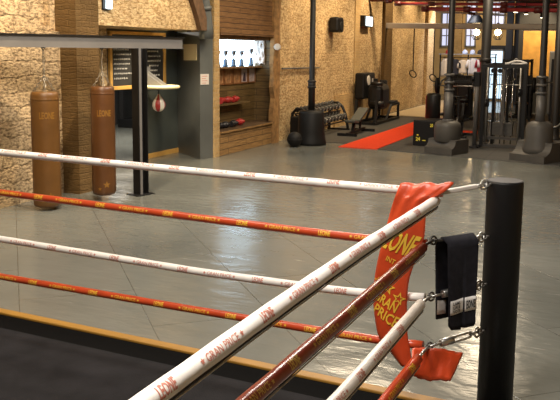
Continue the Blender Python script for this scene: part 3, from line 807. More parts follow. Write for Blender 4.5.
t = thing('wall_light', 'small cold white wall light above the rack beam, right of the brick pier', 'lamp', (-7.5, 10.38, 2.8))
MB().box((WX, 10.28, 2.80), (WX+.03, 10.50, 3.2), .01).build('back_plate', M['plastic_black'], t); MB().cyl((WX+.07, 10.38, 2.82), (WX+.07, 10.40, 3.16), .05).build('tube', M['sign_lit'], t)

# far-room equipment seen through the opening
t = thing('weight_machine', 'dark gym machine in the room beyond, below the blackboard', 'gym machine', (-12.6, 18.9, 0))
MB().box((-12.9, 18.2, 0), (-12.3, 19.4, .25), .03).build('base', M['black_metal'], t)
q = MB(); q.bar((-12.8, 18.3, .2), (-12.8, 18.3, 1.9), .12); q.bar((-12.5, 19.2, .2), (-12.7, 19.2, 1.7), .1); q.bar((-12.8, 18.3, 1.85), (-12.7, 19.2, 1.7), .1); q.bar((-12.4, 18.5, .3), (-12.4, 19.0, 1.3), .08); q.build('frame', M['iron'], t)
MB().obox((-12.3, 18.7, 1.25), (.05, .22, .28), Matrix.Rotation(.3, 3, 'Y'), .03).build('back_pad', M['padding'], t)
MB().obox((-12.1, 18.8, .62), (.22, .22, .05), None, .03).build('seat', M['padding'], t)

# ------------------------------------------------------------------ niche contents
for i, y in enumerate((14.99, 15.34, 15.73, 16.13, 16.64)):
    z = 1.82; c = (-8.0, y, z); k = 1.15 if i == 4 else 1.0
    t = thing('trophy', 'slim trophy cup with a blue base, %s from the left on the bright ledge' % ORD[i], 'trophy', c, 'trophies in the lit niche')
    MB().lathe(c, [(.06, 0), (.06, .04), (.052, .05), (.044, .15*k), (.03, .17*k)], 14).build('base', M['blue_base'], t)
    MB().lathe((c[0], c[1], z+.17*k), [(.014, 0), (.010, .05), (.018, .075*k)], 12).build('stem', M['gold'], t)
    MB().lathe((c[0], c[1], z+.17*k+.07*k), [(.014, 0), (.045, .03), (.062, .10*k), (.066, .115*k)], 14).build('cup', M['gold'], t)
    q = MB()
    for s_ in (-1, 1): q.ring((c[0], c[1]+s_*.066, z+.17*k+.13*k), .024, .006, (1, 0, 0), 10)
    q.builds('handle', M['gold'], t)
for i, y in enumerate((15.05, 15.45, 15.87, 16.25, 16.66)):
    t = thing('framed_picture', ['brown framed picture hanging at the left end under the trophies', 'brown framed picture, second from left under the trophies', 'brown framed picture in the middle under the trophies', 'pale picture with a dark figure, fourth under the trophies', 'pale brown framed picture at the right end under the trophies'][i], 'picture', (-8.09, y+.2, 1.42), 'pictures under the trophies')
    q = MB(); x0, x1 = -8.10, -8.07
    q.box((x0, y, 1.42), (x1, y+.03, 1.82-.02)).box((x0, y+.35, 1.42), (x1, y+.38, 1.82-.02)).box((x0, y+.03, 1.42), (x1, y+.35, 1.45)).box((x0, y+.03, 1.77), (x1, y+.35, 1.82-.02)); q.build('frame', M['frame_brown'], t)
    MB().box((x0, y+.03, 1.45), (x0+.015, y+.35, 1.77)).build('print', M['print_b'] if i >= 3 else M['print_a'], t)
    if i == 3: MB().prism([(x0+.017, y+.12, 1.47), (x0+.017, y+.28, 1.47), (x0+.017, y+.25, 1.62), (x0+.017, y+.19, 1.69), (x0+.017, y+.15, 1.60)], (.003, 0, 0)).build('figure', M['dark_print'], t)
# crumpled pale sheet on the niche side
rows = []
for i in range(12):
    z = 2.46-.60*i/11; rows.append([Vector((-8.09+.27*j/8, 17.03-.05*abs(math.sin(j*1.9+i*.35))-.02*math.sin(i*1.3+j), z+.03*math.sin(j*1.3))) for j in range(9)])
t = MB().slab(rows, [[p+Vector((0, .012, 0)) for p in r] for r in rows]).build('hanging_sheet', M['sheet']); tag(t, 'crumpled pale pinkish sheet hanging at the right end of the trophy niche', 'sheet')
# bench
t = thing('wooden_bench', 'long plank bench chest under the pictures in the niche', 'bench', (-7.8, 15.7, 0))
MB().box((-8.09, 14.21, 0), (WX+.02, 17.03, .47)).build('front', M['planks_wide'], t)
MB().box((-8.09, 14.21, .47), (WX+.06, 17.03, .52), .006).build('top', M['planks_wide'], t)
def shelf(z, y1, lab):
    t = MB().box((-8.09, 14.21, z-.03), (-7.86, y1, z)).build('wall_shelf', M['planks_dark']); tag(t, lab, 'shelf')
shelf(1.02, 16.3, 'short wooden shelf holding red gloves between the pictures and bench')
def glove(c, m, lab, cat, rz=0.):
    t = thing('boxing_glove', lab, cat, c, 'gloves in the niche'); Rz = Matrix.Rotation(rz, 3, 'Z'); c = Vector(c)
    q = MB(); q.ball(c+Vector((0, 0, .075)), .085, (1.0, 1.35, .88), Rz); q.ball(c+Rz @ Vector((.06, .03, .085)), .045, (.9, 1.5, .9), Rz); q.build('mitt', m, t)
    q = MB(); q.lathe(c+Rz @ Vector((0, -.17, .07)), [(.058, 0), (.062, .02), (.06, .08)], 16, Rz @ Vector((0, 1, 0))); q.build('cuff', m, t)
glove((-7.97, 15.05, 1.02), M['glove_red'], 'red boxing glove on the short shelf, left one', 'glove', .5)
glove((-7.97, 15.40, 1.02), M['glove_red'], 'red boxing glove on the short shelf, middle one', 'glove', -.4)
glove((-7.97, 15.75, 1.02), M['glove_red'], 'red boxing glove on the short shelf, right one', 'glove', .2)
glove((-7.75, 14.45, .52), M['glove_black'], 'black boxing glove on the bench top, leftmost of the row', 'glove', .3)
glove((-7.75, 14.85, .52), M['glove_black'], 'black boxing glove on the bench top, second of the row', 'glove', -.3)
glove((-7.75, 15.25, .52), M['glove_black'], 'black boxing glove on the bench top, next to the red one', 'glove', .1)
glove((-7.78, 15.62, .52), M['glove_red'], 'red boxing glove on the bench top at the row end', 'glove', -.2)

# ------------------------------------------------------------------ things on the long wall
t = thing('wall_lamp', 'small white lamp head on the timber upright beside the niche', 'lamp', (WX+.1, 16.75, 2.27))
MB().cyl((WX+.06, 16.86, 2.27), (WX+.16, 16.80, 2.27), .03).build('arm', M['black_metal'], t)
MB().lathe((WX+.14, 16.80, 2.27), [(.03, 0), (.075, .02), (.08, .10), (.06, .12)], 18, (.5, -.86, 0)).build('head', M['white_paper'], t)
t = thing('wall_speaker', 'black loudspeaker mounted high on the ochre wall', 'speaker', (WX+.12, 20.95, 2.7))
MB().box((WX+.03, 20.55, 2.70), (WX+.33, 21.05, 3.12), .07).build('cabinet', M['plastic_black'], t)
q = MB(); q.lathe((WX+.33, 20.8, 2.86), [(.13, 0), (.14, .008), (.11, .012)], 24, (1, 0, 0)).lathe((WX+.33, 20.8, 3.04), [(.045, 0), (.05, .006), (.04, .009)], 20, (1, 0, 0)); q.builds('driver', M['rubber'], t)
MB().box((WX, 20.7, 2.85), (WX+.05, 20.9, 2.98)).build('bracket', M['black_metal'], t)
t = thing('exit_sign', 'lit white sign box high on the ochre wall', 'sign', (WX+.1, 23.9, 2.95))
MB().box((WX+.03, 23.42, 2.95), (WX+.16, 24.28, 3.29), .01).build('housing', M['plastic_black'], t)
MB().box((WX+.16, 23.60, 2.98), (WX+.17, 24.26, 3.26)).build('face', M['sign_lit'], t)
t = thing('wall_rail', 'thin grey rail running along the wall behind the black padded column', 'pipe', (WX+.06, 18, 1.75))
MB().tube([(WX+.06, 17.3, 1.755), (WX+.06, 19.8, 1.74)], .022, 10).build('pipe', M['iron_grey'], t)
q = MB()
for y in (17.5, 18.6, 19.7): q.cyl((WX, y, 1.75), (WX+.06, y, 1.75), .012, seg=8)
q.builds('clip', M['iron_grey'], t)

# ------------------------------------------------------------------ columns
def column(x, y, label, kind):
    t = thing('iron_column', label, 'column', (x, y, 0), 'iron columns')
    if kind == 'black':
        MB().lathe((x, y, 0), [(.36, 0), (.36, .06), (.345, .12), (.315, .30), (.30, .74), (.27, .80), (.07, .82)], 4 if False else 28).build('padding', M['padding_black'], t)
        MB().lathe((x, y, .74), [(.080, 0), (.080, .62), (.092, .64), (.092, .70), (.075, .72), (.066, .80), (.062, ZC-.74)], 20).build('shaft', M['iron'], t)
        q = MB()
        for z in (1.32, 1.45): q.lathe((x, y, z), [(.085, 0), (.104, .015), (.104, .045), (.085, .06)], 20)
        q.builds('collar', M['iron'], t)
    else:
        # plinth with a scooped front, rotated to the aisle
        sc = .36 if kind == 'drum' else .42
        q = MB(); f_ = Vector((-.35, -.94, 0)).normalized() if kind == 'drum' else Vector((-.45, -.89, 0)).normalized(); s_ = Vector((-f_.y, f_.x, 0)); c = Vector((x, y, 0))
        prof = [(-.9*sc, .0125), (sc, .0125), (sc, .15)]+[(sc-(.42 if kind == 'drum' else .62)*sc*math.sin(a), .15+(.17 if kind == 'drum' else .25)*(1-math.cos(a))) for a in [PI/2*k/6 for k in range(1, 7)]]+[(-.9*sc, .32 if kind == 'drum' else .40)]
        q.prism([c-s_*sc*.95+f_*u+Vector((0, 0, z)) for u, z in prof], s_*sc*1.9)
        q.build('plinth', M['padding'], t)
        if kind == 'drum': MB().lathe((x, y, .26), [(.26, 0), (.285, .03), (.288, .34), (.265, .41), (.20, .45), (.09, .46)], 32).build('padding', M['padding_light'] if False else M['padding'], t)
        else: MB().lathe((x, y, .15), [(.33, 0), (.32, .12), (.275, .30), (.27, .55), (.24, .62), (.16, .66), (.09, .665)], 32).build('padding', M['padding'], t)
        MB().lathe((x, y, .66), [(.105, 0), (.105, .03), (.092, .05), (.088, .85), (.075, .87), (.068, 1.1), (.064, ZC-.66)], 20).build('shaft', M['iron_grey'] if False else M['iron'], t)
        q = MB()
        for z in (.70, 1.36, 1.52, 1.68): q.lathe((x, y, z), [(.085, 0), (.118, .015), (.118, .04), (.085, .055)], 20)
        q.builds('collar', M['iron_grey'], t)
        q = MB(); q.lathe((x, y, .74), [(.094, 0), (.094, .60)], 20); q.build('sleeve', M['iron_grey'], t)
column(-6.62, 17.05, 'black iron column with a bulky black padded foot beside the dumbbells', 'black')
column(-3.40, 16.95, 'iron column in a grey drum-shaped pad beside the plyometric box', 'drum')
column(-1.47, 16.65, 'iron column in a flared grey pad at the right edge', 'flared')
t = thing('iron_column', 'slim dark column at the extreme right edge of the picture', 'column', (-1.48, 20.9, 0), 'iron columns')
MB().lathe((-1.48, 20.9, 0), [(.16, 0), (.16, .04), (.12, .07), (.105, .2), (.10, ZC)], 20).build('shaft', M['iron'], t)
t = thing('iron_column', 'dark column directly behind the cable machine frame', 'column', (-3.07, 19.6, 0), 'iron columns')
MB().lathe((-3.07, 19.6, 0), [(.17, 0), (.17, .05), (.125, .08), (.115, .3), (.12, ZC)], 20).build('shaft', M['iron'], t)
MB().lathe((-3.07, 19.6, 1.95), [(.125, 0), (.14, .02), (.14, .08), (.125, .1)], 20).build('collar', M['iron'], t)

# ------------------------------------------------------------------ gym floor covering
t = MB().box((WX+.16, 17.6, 0), (-5.87, 25.9, .012)).build('rubber_mat', M['mat_tile']); tag(t, 'dark rubber matting under the dumbbell rack, left of the red strip', 'mat', 'rubber matting')
t = MB().prism([(-4.93, 16.85, 0), (-4.93, 25.5, 0), (.5, 25.5, 0), (.5, 15.70, 0)], (0, 0, .012)).build('rubber_mat', M['mat_tile']); tag(t, 'dark rubber tiles under the cable machine, right of the red strip', 'mat', 'rubber matting')
t = MB().prism([(-5.87, 16.85, 0), (-5.87, 25.6, 0), (-4.95, 25.6, 0), (-4.95, 16.85, 0)], (0, 0, .016)).build('red_runner', M['runner']); tag(t, 'bright red turf strip running away between the dark mats', 'runner')
t = MB().box((-4.25, 21.3, .012), (-3.45, 21.95, .02)).build('red_runner', M['runner']); tag(t, 'short red strip on the mats far behind the drum-padded column', 'runner')

# ------------------------------------------------------------------ dumbbell rack
t = thing('dumbbell_rack', 'black two-tier dumbbell rack against the ochre wall', 'dumbbell rack', (-7.2, 19.4, 0))
q = MB()
Y0, Y1 = 17.85, 20.6
for z, x in ((.58, -7.25), (.30, -7.08)):
    q2 = MB(); q2.bar((x-.11, Y0, z+.05), (x-.11, Y1, z+.05), .04, .03); q2.bar((x+.11, Y0, z-.03), (x+.11, Y1, z-.03), .04, .03)
    q2.bar((x-.11, Y0, z+.03), (x+.11, Y0, z-.05), .04, .03); q2.bar((x-.11, Y1, z+.03), (x+.11, Y1, z-.05), .04, .03); q2.build('tier', M['black_metal'], t)
for y in (Y0, Y1):
    q = MB(); q.tube([(-7.45, y, .03), (-7.46, y, .4), (-7.43, y, .64), (-7.33, y, .76), (-7.2, y, .76), (-7.08, y, .66), (-6.98, y, .45), (-6.93, y, .2), (-6.90, y, .03)], .04, 10); q.bar((-7.5, y, .03), (-6.85, y, .03), .07, .05); q.build('end_frame', M['black_metal'], t)
def dumbbell(c, r, lab):
    t = thing('dumbbell', lab, 'dumbbell', c, 'dumbbells on the rack'); c = Vector(c); ax = Vector((.94, 0, -.34)).normalized()
    MB().cyl(c-ax*.08, c+ax*.08, .017, seg=8).build('handle', M['steel'], t)
    for s_ in (-1, 1): MB().lathe(c+ax*s_*.105-ax*.04, [(r*.86, 0), (r, .012), (r, .068), (r*.86, .08)], 8, ax, False).build('head', M['dumbbell'], t)
    MB().lathe(c+ax*.143, [(r*.62, 0), (r*.62, .008), (r*.5, .01)], 12, ax).build('end_cap', M['steel'], t)
    return t
n = 11
for tier, (z, x, lab) in enumerate(((.58, -7.25, 'upper'), (.30, -7.08, 'lower'))):
    for k in range(n):
        y = Y0+.12+(Y1-Y0-.24)*k/(n-1); r = .068+.0018*k+(.010 if tier else 0)
        dumbbell((x, y, z+.045+r), r, 'black dumbbell with a steel handle, %s from the far end of the %s tier' % (ORD[n-1-k], lab))
# adjustable bench
t = thing('weight_bench', 'grey padded adjustable weight bench beside the red strip', 'bench', (-6.5, 19.3, 0))
MB().obox((-6.40, 20.05, .50), (.14, .40, .035), Matrix.Rotation(R(21), 3, 'X'), .02).build('back_pad', M['bench_top'], t)
MB().obox((-6.40, 19.42, .36), (.14, .20, .035), Matrix.Rotation(R(-6), 3, 'X'), .02).build('seat_pad', M['bench_top'], t)
q = MB(); q.bar((-6.40, 19.05, .07), (-6.40, 20.5, .10), .07, .06); q.bar((-6.40, 19.5, .08), (-6.40, 19.6, .34), .08, .06); q.bar((-6.40, 20.1, .08), (-6.40, 20.2, .52), .05); q.build('frame', M['black_metal'], t)
MB().bar((-6.66, 19.05, .05), (-6.14, 19.05, .05), .06, .07).build('foot', M['black_metal'], t); MB().bar((-6.70, 20.5, .05), (-6.10, 20.5, .05), .06, .07).build('foot', M['black_metal'], t)
# ball and bin by the black column
t = thing('medicine_ball', 'black medicine ball on the floor against the black padded column foot', 'ball', (-6.72, 16.55, 0)); MB().ball((-6.78, 16.42, .175), .175).build('shell', M['rubber'], t)
MB().lathe((-6.78, 16.42, .165), [(.1765, 0), (.1765, .02)], 28).build('seam', M['black_metal'], t)
t = thing('storage_bin', 'dark upright bin standing left of the black padded column', 'bin', (-7.28, 17.95, 0))
MB().lathe((-7.26, 17.75, 0), [(.15, 0), (.17, .48), (.18, .49), (.18, .53)], 4, smooth=False).build('body', M['frame_brown'] if False else M['plastic_black'], t); MB().lathe((-7.26, 17.75, .53), [(.185, 0), (.185, .03), (.15, .05)], 4, smooth=False).build('lid', M['plastic_black'], t)

# leg machine by the wall
t = thing('leg_machine', 'black leg machine with padded rollers below a square shroud at the wall', 'gym machine', (-6.9, 23.3, 0))
MB().box((-7.42, 22.70, .74), (-7.12, 23.85, 1.53), .05).build('shroud', M['plastic_black'], t)
MB().lathe((-7.12, 23.12, 1.30), [(.15, 0), (.15, .02), (.14, .024)], 24, (1, 0, 0)).build('dial', M['white_paper'], t)
MB().box((-7.12, 23.50, 1.05), (-7.08, 23.54, 1.35)).build('label_plate', M['white_paper'], t)
MB().box((-7.05, 22.75, .42), (-6.58, 23.75, 1.20), .16).build('weight_cover', M['vinyl_black'], t)
q = MB(); q.cyl((-6.9, 22.65, .62), (-6.45, 22.65, .62), .09); q.cyl((-6.9, 22.75, 1.22), (-6.55, 22.75, 1.22), .06); q.builds('roller', M['vinyl_black'], t)
q = MB()
for x in (-7.25, -6.62): q.bar((x, 22.2, .06), (x, 24.9, .06), .09, .07); q.bar((x, 24.85, .06), (x, 24.85, .52), .07); q.bar((x, 24.0, .52), (x, 24.9, .52), .07); q.bar((x, 22.3, .06), (x, 22.4, .75), .08); q.bar((x, 23.4, .06), (x, 24.0, .52), .06)
q.bar((-7.25, 22.25, .06), (-6.62, 22.25, .06), .08); q.bar((-7.25, 24.85, .06), (-6.62, 24.85, .06), .08); q.bar((-7.0, 23.5, .06), (-7.0, 23.5, 1.35), .12); q.build('frame', M['black_metal'], t)
MB().obox((-6.93, 24.45, .58), (.30, .42, .045), None, .03).build('seat', M['vinyl_black'], t)
MB().obox((-6.93, 24.10, 1.05), (.12, .06, .24), Matrix.Rotation(-.2, 3, 'X'), .03).build('head_pad', M['vinyl_black'], t)

# plyometric box
t = thing('plyometric_box', 'black jump box with yellow numbers left of the drum-padded column', 'box', (-4.1, 18.2, 0))
MB().box((-4.40, 17.93, .013), (-3.86, 18.6, .61), .012).build('body', M['plastic_black'], t)
q = MB(); fx = lambda cx, cz: (lambda x, y: Vector((cx+x, 17.926, cz+y)))

for tx, cx_, cz_, w_, h_ in (('24', -4.28, .17, .10, .09), ('30', -3.98, .14, .10, .09), ('20', -3.97, .50, .07, .08)):
    q = MB(); word(q, tx, w_, h_, fx(cx_, cz_), .03); q.build('number', M['plyo_ink'], t)
for a_, b_ in (((-4.18, 17.924, .13), (-4.10, 17.928, .15)), ((-4.31, 17.924, .25), (-4.27, 17.928, .28))): MB().box(a_, b_).build('mark', M['plyo_ink'], t)

# ------------------------------------------------------------------ cable machine
t = thing('cable_machine', 'black twin-stack cable machine between the two grey padded columns', 'cable machine', (-2.42, 18.4, 0))
for x in (-2.90, -1.98):
    q = MB(); q.bar((x, 18.35, .03), (x, 18.35, 1.90), .07, .07); q.build('upright', M['black_metal'], t)
for x in (-2.74, -2.10):
    q = MB(); q.bar((x, 18.95, .03), (x, 18.95, 1.95), .07, .07); q.build('upright', M['black_metal'], t)
MB().bar((-2.96, 18.35, 1.88), (-1.92, 18.35, 1.88), .08, .08).build('top_bar', M['black_metal'], t)
q = MB(); q.bar((-2.75, 18.95, 1.92), (-2.09, 18.95, 1.92), .07); q.bar((-2.90, 18.35, 1.88), (-2.74, 18.95, 1.92), .07); q.bar((-1.98, 18.35, 1.88), (-2.10, 18.95, 1.92), .07); q.build('top_frame', M['black_metal'], t)
q = MB()
for z in (.06, .24): q.bar((-2.90, 18.38, z), (-1.98, 18.38, z), .05, .06)
q.bar((-3.0, 18.05, .04), (-2.88, 18.95, .04), .08, .06); q.bar((-1.90, 18.05, .04), (-2.0, 18.95, .04), .08, .06); q.build('base', M['steel_dark'], t)
q = MB()
for x in (-2.63, -2.50, -2.40, -2.26): q.cyl((x, 18.5, .1), (x, 18.5, 1.86), .013, seg=10)
q.builds('guide_rod', M['chrome'], t)
for x in (-2.57, -2.33): 
    q = MB()
    for k in range(9): q.box((x-.105, 18.44, .30+.032*k), (x+.105, 18.62, .329+.032*k), .003)
    q.build('weight_stack', M['padding'], t)
q = MB()
for x in (-2.80, -2.08): q.cyl((x, 18.3, .15), (x, 18.3, 1.85), .022, seg=10)
q.builds('slide_post', M['steel'], t)
for x, z in ((-2.80, 1.05), (-2.08, 1.30)):
    q = MB(); q.box((x-.05, 18.22, z-.09), (x+.05, 18.36, z+.09), .01); q.lathe((x-.02, 18.16, z), [(.05, 0), (.055, .01), (.04, .02), (.055, .03), (.05, .04)], 16, (1, 0, 0)); q.build('pulley_carriage', M['plastic_black'], t)
q = MB()
for x in (-2.70, -2.55, -2.35, -2.18): q.lathe((x, 18.40, 1.78), [(.05, 0), (.055, .008), (.045, .016), (.055, .024), (.05, .03)], 16, (0, 1, 0))
q.builds('pulley', M['plastic_black'], t)
q = MB()
for a, b in (((-2.80, 18.2, 1.05), (-2.72, 18.38, 1.80)), ((-2.08, 18.2, 1.30), (-2.16, 18.38, 1.80)), ((-2.57, 18.5, .60), (-2.55, 18.42, 1.78)), ((-2.33, 18.5, .60), (-2.35, 18.42, 1.78))): q.tube([a, b], .006, 5)
q.builds('cable', M['black_metal'], t)
MB().bar((-2.44, 18.30, .30), (-2.44, 18.30, 1.80), .05, .03).build('centre_plate', M['steel_dark'], t)
t = thing('pulldown_handle', 'white looped handle lying on top of the cable machine', 'handle', (-2.2, 18.38, 1.93))
MB().tube([(-2.44, 18.36, 1.945), (-2.36, 18.36, 1.95), (-2.28, 18.34, 1.985), (-2.20, 18.36, 2.01), (-2.10, 18.38, 2.0), (-1.99, 18.38, 1.965), (-1.96, 18.38, 1.945)], .022, 10).build('grip', M['towel_white'], t)
MB().tube([(-2.30, 18.36, 1.95), (-2.2, 18.34, 1.945), (-2.08, 18.34, 1.945), (-1.98, 18.38, 1.95)], .018, 10).build('strap', M['towel_white'], t)
MB().ring((-2.2, 18.37, 2.03), .035, .008, (0, 1, 0)).build('ring', M['steel'], t)
# vertical post with steel slide left of the cable machine
t = thing('rack_post', 'tall grey steel pulley post at the left side of the cable machine', 'post', (-3.02, 18.2, 0))
MB().tube([(-3.02, 18.2, .02), (-3.02, 18.2, 1.72)], .052, 16).build('tube', M['iron_grey'], t)
MB().box((-3.13, 18.09, .013), (-2.91, 18.31, .05), .01).build('foot', M['black_metal'], t)
q = MB(); q.box((-3.10, 18.12, 1.42), (-2.94, 18.28, 1.75), .02); q.lathe((-3.12, 18.1, 1.60), [(.06, 0), (.07, .01), (.05, .025), (.07, .04), (.06, .05)], 16, (1, 0, 0)); q.build('carriage', M['plastic_black'], t)
# bent pipe handle by the right pad
t = thing('barbell', 'dark bar leaning out to the right of the flared column pad', 'barbell', (-1.2, 17.2, .6))
MB().tube([(-1.32, 17.05, .64), (-1.18, 17.1, .66), (-1.02, 17.2, .78), (-.85, 17.3, .84)], .03, 10).build('bar', M['steel_dark'], t)
MB().lathe((-1.36, 17.04, .64), [(.05, 0), (.06, .02), (.06, .08), (.05, .1)], 14, (1, 0, 0)).build('sleeve', M['steel_dark'], t)

# ------------------------------------------------------------------ equipment further back
def rack(x0, x1, y0, y1, h, label, plates=True):
    t = thing('power_rack', label, 'power rack', ((x0+x1)/2, (y0+y1)/2, 0), 'power racks')
    for x in (x0, x1):
        for y in (y0, y1): MB().bar((x, y, .013), (x, y, h), .075).build('upright', M['black_metal'], t)
    q = MB()
    for y in (y0, y1): q.bar((x0, y, h-.05), (x1, y, h-.05), .07)
    for x in (x0, x1): q.bar((x, y0, h-.05), (x, y1, h-.05), .07); q.bar((x, y0, .06), (x, y1, .06), .07)
    q.builds('cross_frame', M['black_metal'], t)
    MB().cyl((x0-.35, y0-.08, 1.25), (x1+.35, y0-.08, 1.25), .018, seg=10).build('bar', M['steel'], t)
    if plates:
        for x in (x0-.22, x1+.22): MB().lathe((x-.04, y0-.08, 1.25), [(.05, 0), (.22, .005), (.22, .075), (.05, .08)], 24, (1, 0, 0)).build('plate', M['rubber'], t)
        for x in (x0-.07, x1+.02):
            for z in (.45, .85): MB().lathe((x, y1, z), [(.04, 0), (.20, .004), (.20, .045), (.04, .05)], 24, (1, 0, 0)).build('plate', M['rubber'], t)
rack(-4.55, -3.65, 22.2, 23.4, 1.42, 'black power rack behind the drum-padded column')
rack(-3.22, -2.55, 24.0, 25.2, 2.0, 'black power rack behind the left half of the cable machine')
rack(-2.05, -1.45, 26.6, 27.6, 2.0, 'black power rack between the cable machine and right column')
t = thing('heavy_bag', 'black standing bag with dark red trim left of the drum-padded column', 'punching bag', (-4.62, 21.0, 0))
MB().lathe((-4.62, 21.0, .22), [(.12, 0), (.19, .03), (.19, .80), (.16, .86), (.04, .87)], 24).build('body', M['vinyl_black'], t)
MB().lathe((-4.62, 21.0, .012), [(.26, 0), (.26, .10), (.14, .21)], 24).build('base', M['plastic_black'], t)
MB().box((-4.825, 20.96, .25), (-4.80, 21.04, 1.02)).build('trim', M['cloth_red'], t)
t = thing('spin_bike', 'dark exercise bike between the drum-padded column and the racks', 'exercise bike', (-3.75, 20.3, 0))
MB().lathe((-3.78, 20.0, .33), [(.05, 0), (.24, .004), (.24, .05), (.05, .054)], 24, (1, 0, 0)).build('flywheel', M['steel_dark'], t)
q = MB(); q.bar((-3.75, 19.9, .35), (-3.75, 20.7, .55), .07); q.bar((-3.75, 20.0, .35), (-3.75, 19.95, 1.05), .06); q.bar((-3.75, 20.5, .1), (-3.75, 20.65, .9), .06); q.bar((-4.0, 19.85, .04), (-3.5, 19.85, .04), .07); q.bar((-4.0, 20.8, .04), (-3.5, 20.8, .04), .07); q.bar((-3.75, 19.85, .04), (-3.75, 20.8, .04), .06); q.build('frame', M['black_metal'], t)
MB().obox((-3.75, 20.66, .95), (.09, .13, .035), None, .03).build('saddle', M['vinyl_black'], t)
MB().tube([(-3.98, 19.75, 1.12), (-3.93, 19.92, 1.08), (-3.75, 19.95, 1.07), (-3.57, 19.92, 1.08), (-3.52, 19.75, 1.12)], .02, 8).build('handlebar', M['black_metal'], t)
t = MB().box((-5.35, 25.9, 0), (3, 29.2, .012)).build('rubber_mat', M['mat_tile']); tag(t, 'far dark matting under the racks, beyond the red strip', 'mat', 'rubber matting')
def tower(x, y, label):
    t = thing('weight_machine', label, 'gym machine', (x, y, 0), 'far gym machines')
    MB().box((x-.25, y, .03), (x+.25, y+.35, 1.42), .03).build('stack_shroud', M['plastic_black'], t)
    q = MB(); q.bar((x-.3, y-.9, .05), (x-.3, y+.4, .05), .08); q.bar((x+.3, y-.9, .05), (x+.3, y+.4, .05), .08); q.bar((x-.3, y-.8, .05), (x+.3, y-.8, .05), .08); q.bar((x, y-.5, .05), (x, y-.5, .45), .09); q.bar((x, y-.1, .4), (x, y-.1, 1.4), .09); q.build('frame', M['black_metal'], t)
    MB().obox((x, y-.55, .50), (.20, .22, .05), None, .03).build('seat', M['vinyl_black'], t); MB().obox((x, y-.2, .88), (.18, .06, .32), None, .03).build('back_pad', M['vinyl_black'], t)
    for s_ in (-1, 1): MB().tube([(x+s_*.28, y-.1, 1.3), (x+s_*.36, y-.45, 1.2), (x+s_*.36, y-.75, 1.05)], .03, 8).build('press_arm', M['iron_grey'], t)
tower(-5.35, 27.6, 'black machine with a seat, leftmost of the far row behind the red strip')
tower(-4.75, 26.2, 'black machine with a seat, second of the far row, behind the drum-padded column')
tower(-3.05, 27.9, 'black machine with a seat, right end of the far row behind the cables')
# hanging gymnastic rings
for x, z, lab in ((-6.49, 1.44, 'wooden gym ring on a strap against the bright far wall'), (-5.80, 1.32, 'gym ring on a strap near the end of the far pier')):
    t = thing('gym_ring', lab, 'gym ring', (x, 26.15, z), 'gym rings')
    MB().ring((x, 26.15, z), .115, .02, (.38, -.92, 0), 24, (.8, 1.15)).build('ring', M['iron'], t)
    MB().bar((x, 26.15, z+.11), (x, 26.15, 2.96), .035, .01).build('strap', M['cloth_black'], t)
# overhead beam and pipes
t = MB().bar((WX, 26.15, 3.06), (3.9, 26.15, 2.93), .16, .18, .02).build('overhead_duct', M['duct']); tag(t, 'pale grey duct crossing from the wall pilaster to the right', 'duct')
def pipe(y, x0, z0, x1, z1, r, m, label, fx):
    t = thing('overhead_pipe', label, 'pipe', (x0, y, z0), 'overhead pipes'); a = Vector((x0, y, z0)); b = Vector((x1, y, z1))
    MB().tube([a, b], r, 14).build('pipe', m, t)
    q = MB(); d = (b-a).normalized()
    for x in fx:
        p = a.lerp(b, (x-x0)/(x1-x0)); q.cyl(p-d*.10, p+d*.10, r*1.55, seg=14)
    q.builds('coupling', M['red_dark'], t)
pipe(24.0, -6.60, 3.66, 3.9, 3.45, .045, M['red_pipe'], 'upper red pipe crossing the gym below the ceiling', (-6.5, -5.45, -3.3))
pipe(23.6, -5.60, 3.47, 3.9, 3.26, .06, M['red_pipe'], 'lower thick red pipe crossing above the cable machine', (-5.55, -4.3, -3.25, -2.3))
pipe(24.4, -7.5, 3.86, 3.9, 3.72, .10, M['red_dark'], 'dark brown-red pipe closest to the ceiling', (-6.9, -4.0))
pipe(23.9, -5.30, 3.40, -3.2, 3.27, .028, M['seam_white'], 'thin pale pipe sloping under the red pipes', (-4.2,))
for i, (x, y, z) in enumerate(((-2.95, 23.9, 3.36), (-2.65, 23.9, 3.30), (-2.20, 23.9, 3.20))):
    t = thing('ceiling_spot', '%s of the small glowing spotlights hanging under the red pipes' % ['leftmost', 'middle', 'rightmost'][i], 'spotlight', (x, y, z), 'spotlights under the pipes')
    MB().lathe((x, y, z), [(.04, .16), (.06, .12), (.07, .0)][::-1], 16).build('shade', M['black_metal'], t); MB().lathe((x, y, z-.012), [(.03, 0), (.06, .008), (.06, .011)], 16).build('bulb', M['spot_glow'], t)
    MB().tube([(x, y, z+.15), (x, y, z+.35)], .01, 6).build('stem', M['black_metal'], t)

# ------------------------------------------------------------------ far end
def window(n, x0, x1, z0, z1, m, cols, rows, y=41.0):
    q = MB(); w = .07
    q.box((x0, y-.1, z0), (x0+w, y, z1)).box((x1-w, y-.1, z0), (x1, y, z1)).box((x0, y-.1, z0), (x1, y, z0+w)).box((x0, y-.1, z1-w), (x1, y, z1))
    for k in range(1, cols): xx = x0+(x1-x0)*k/cols; q.box((xx-.025, y-.08, z0), (xx+.025, y, z1))
    for k in range(1, rows): zz = z0+(z1-z0)*k/rows; q.box((x0, y-.08, zz-.025), (x1, y, zz+.025))
    f_ = q.build('window_%d' % n, M['fridge']); f_['kind'] = 'structure'
    p = MB().box((x0+w, y-.03, z0+w), (x1-w, y-.02, z1-w)).build('pane', m, f_)
window(2, -8.75, -8.15, 2.45, 4.75, M['win_blue'], 2, 4)
window(3, -7.50, -6.95, 2.45, 4.75, M['win_blue'], 2, 4)
window(4, -6.50, -5.55, 3.55, 4.75, M['win_blue'], 2, 2)
window(5, -5.62, -4.90, .05, 2.32, M['win_bright'], 1, 2, 36.5)
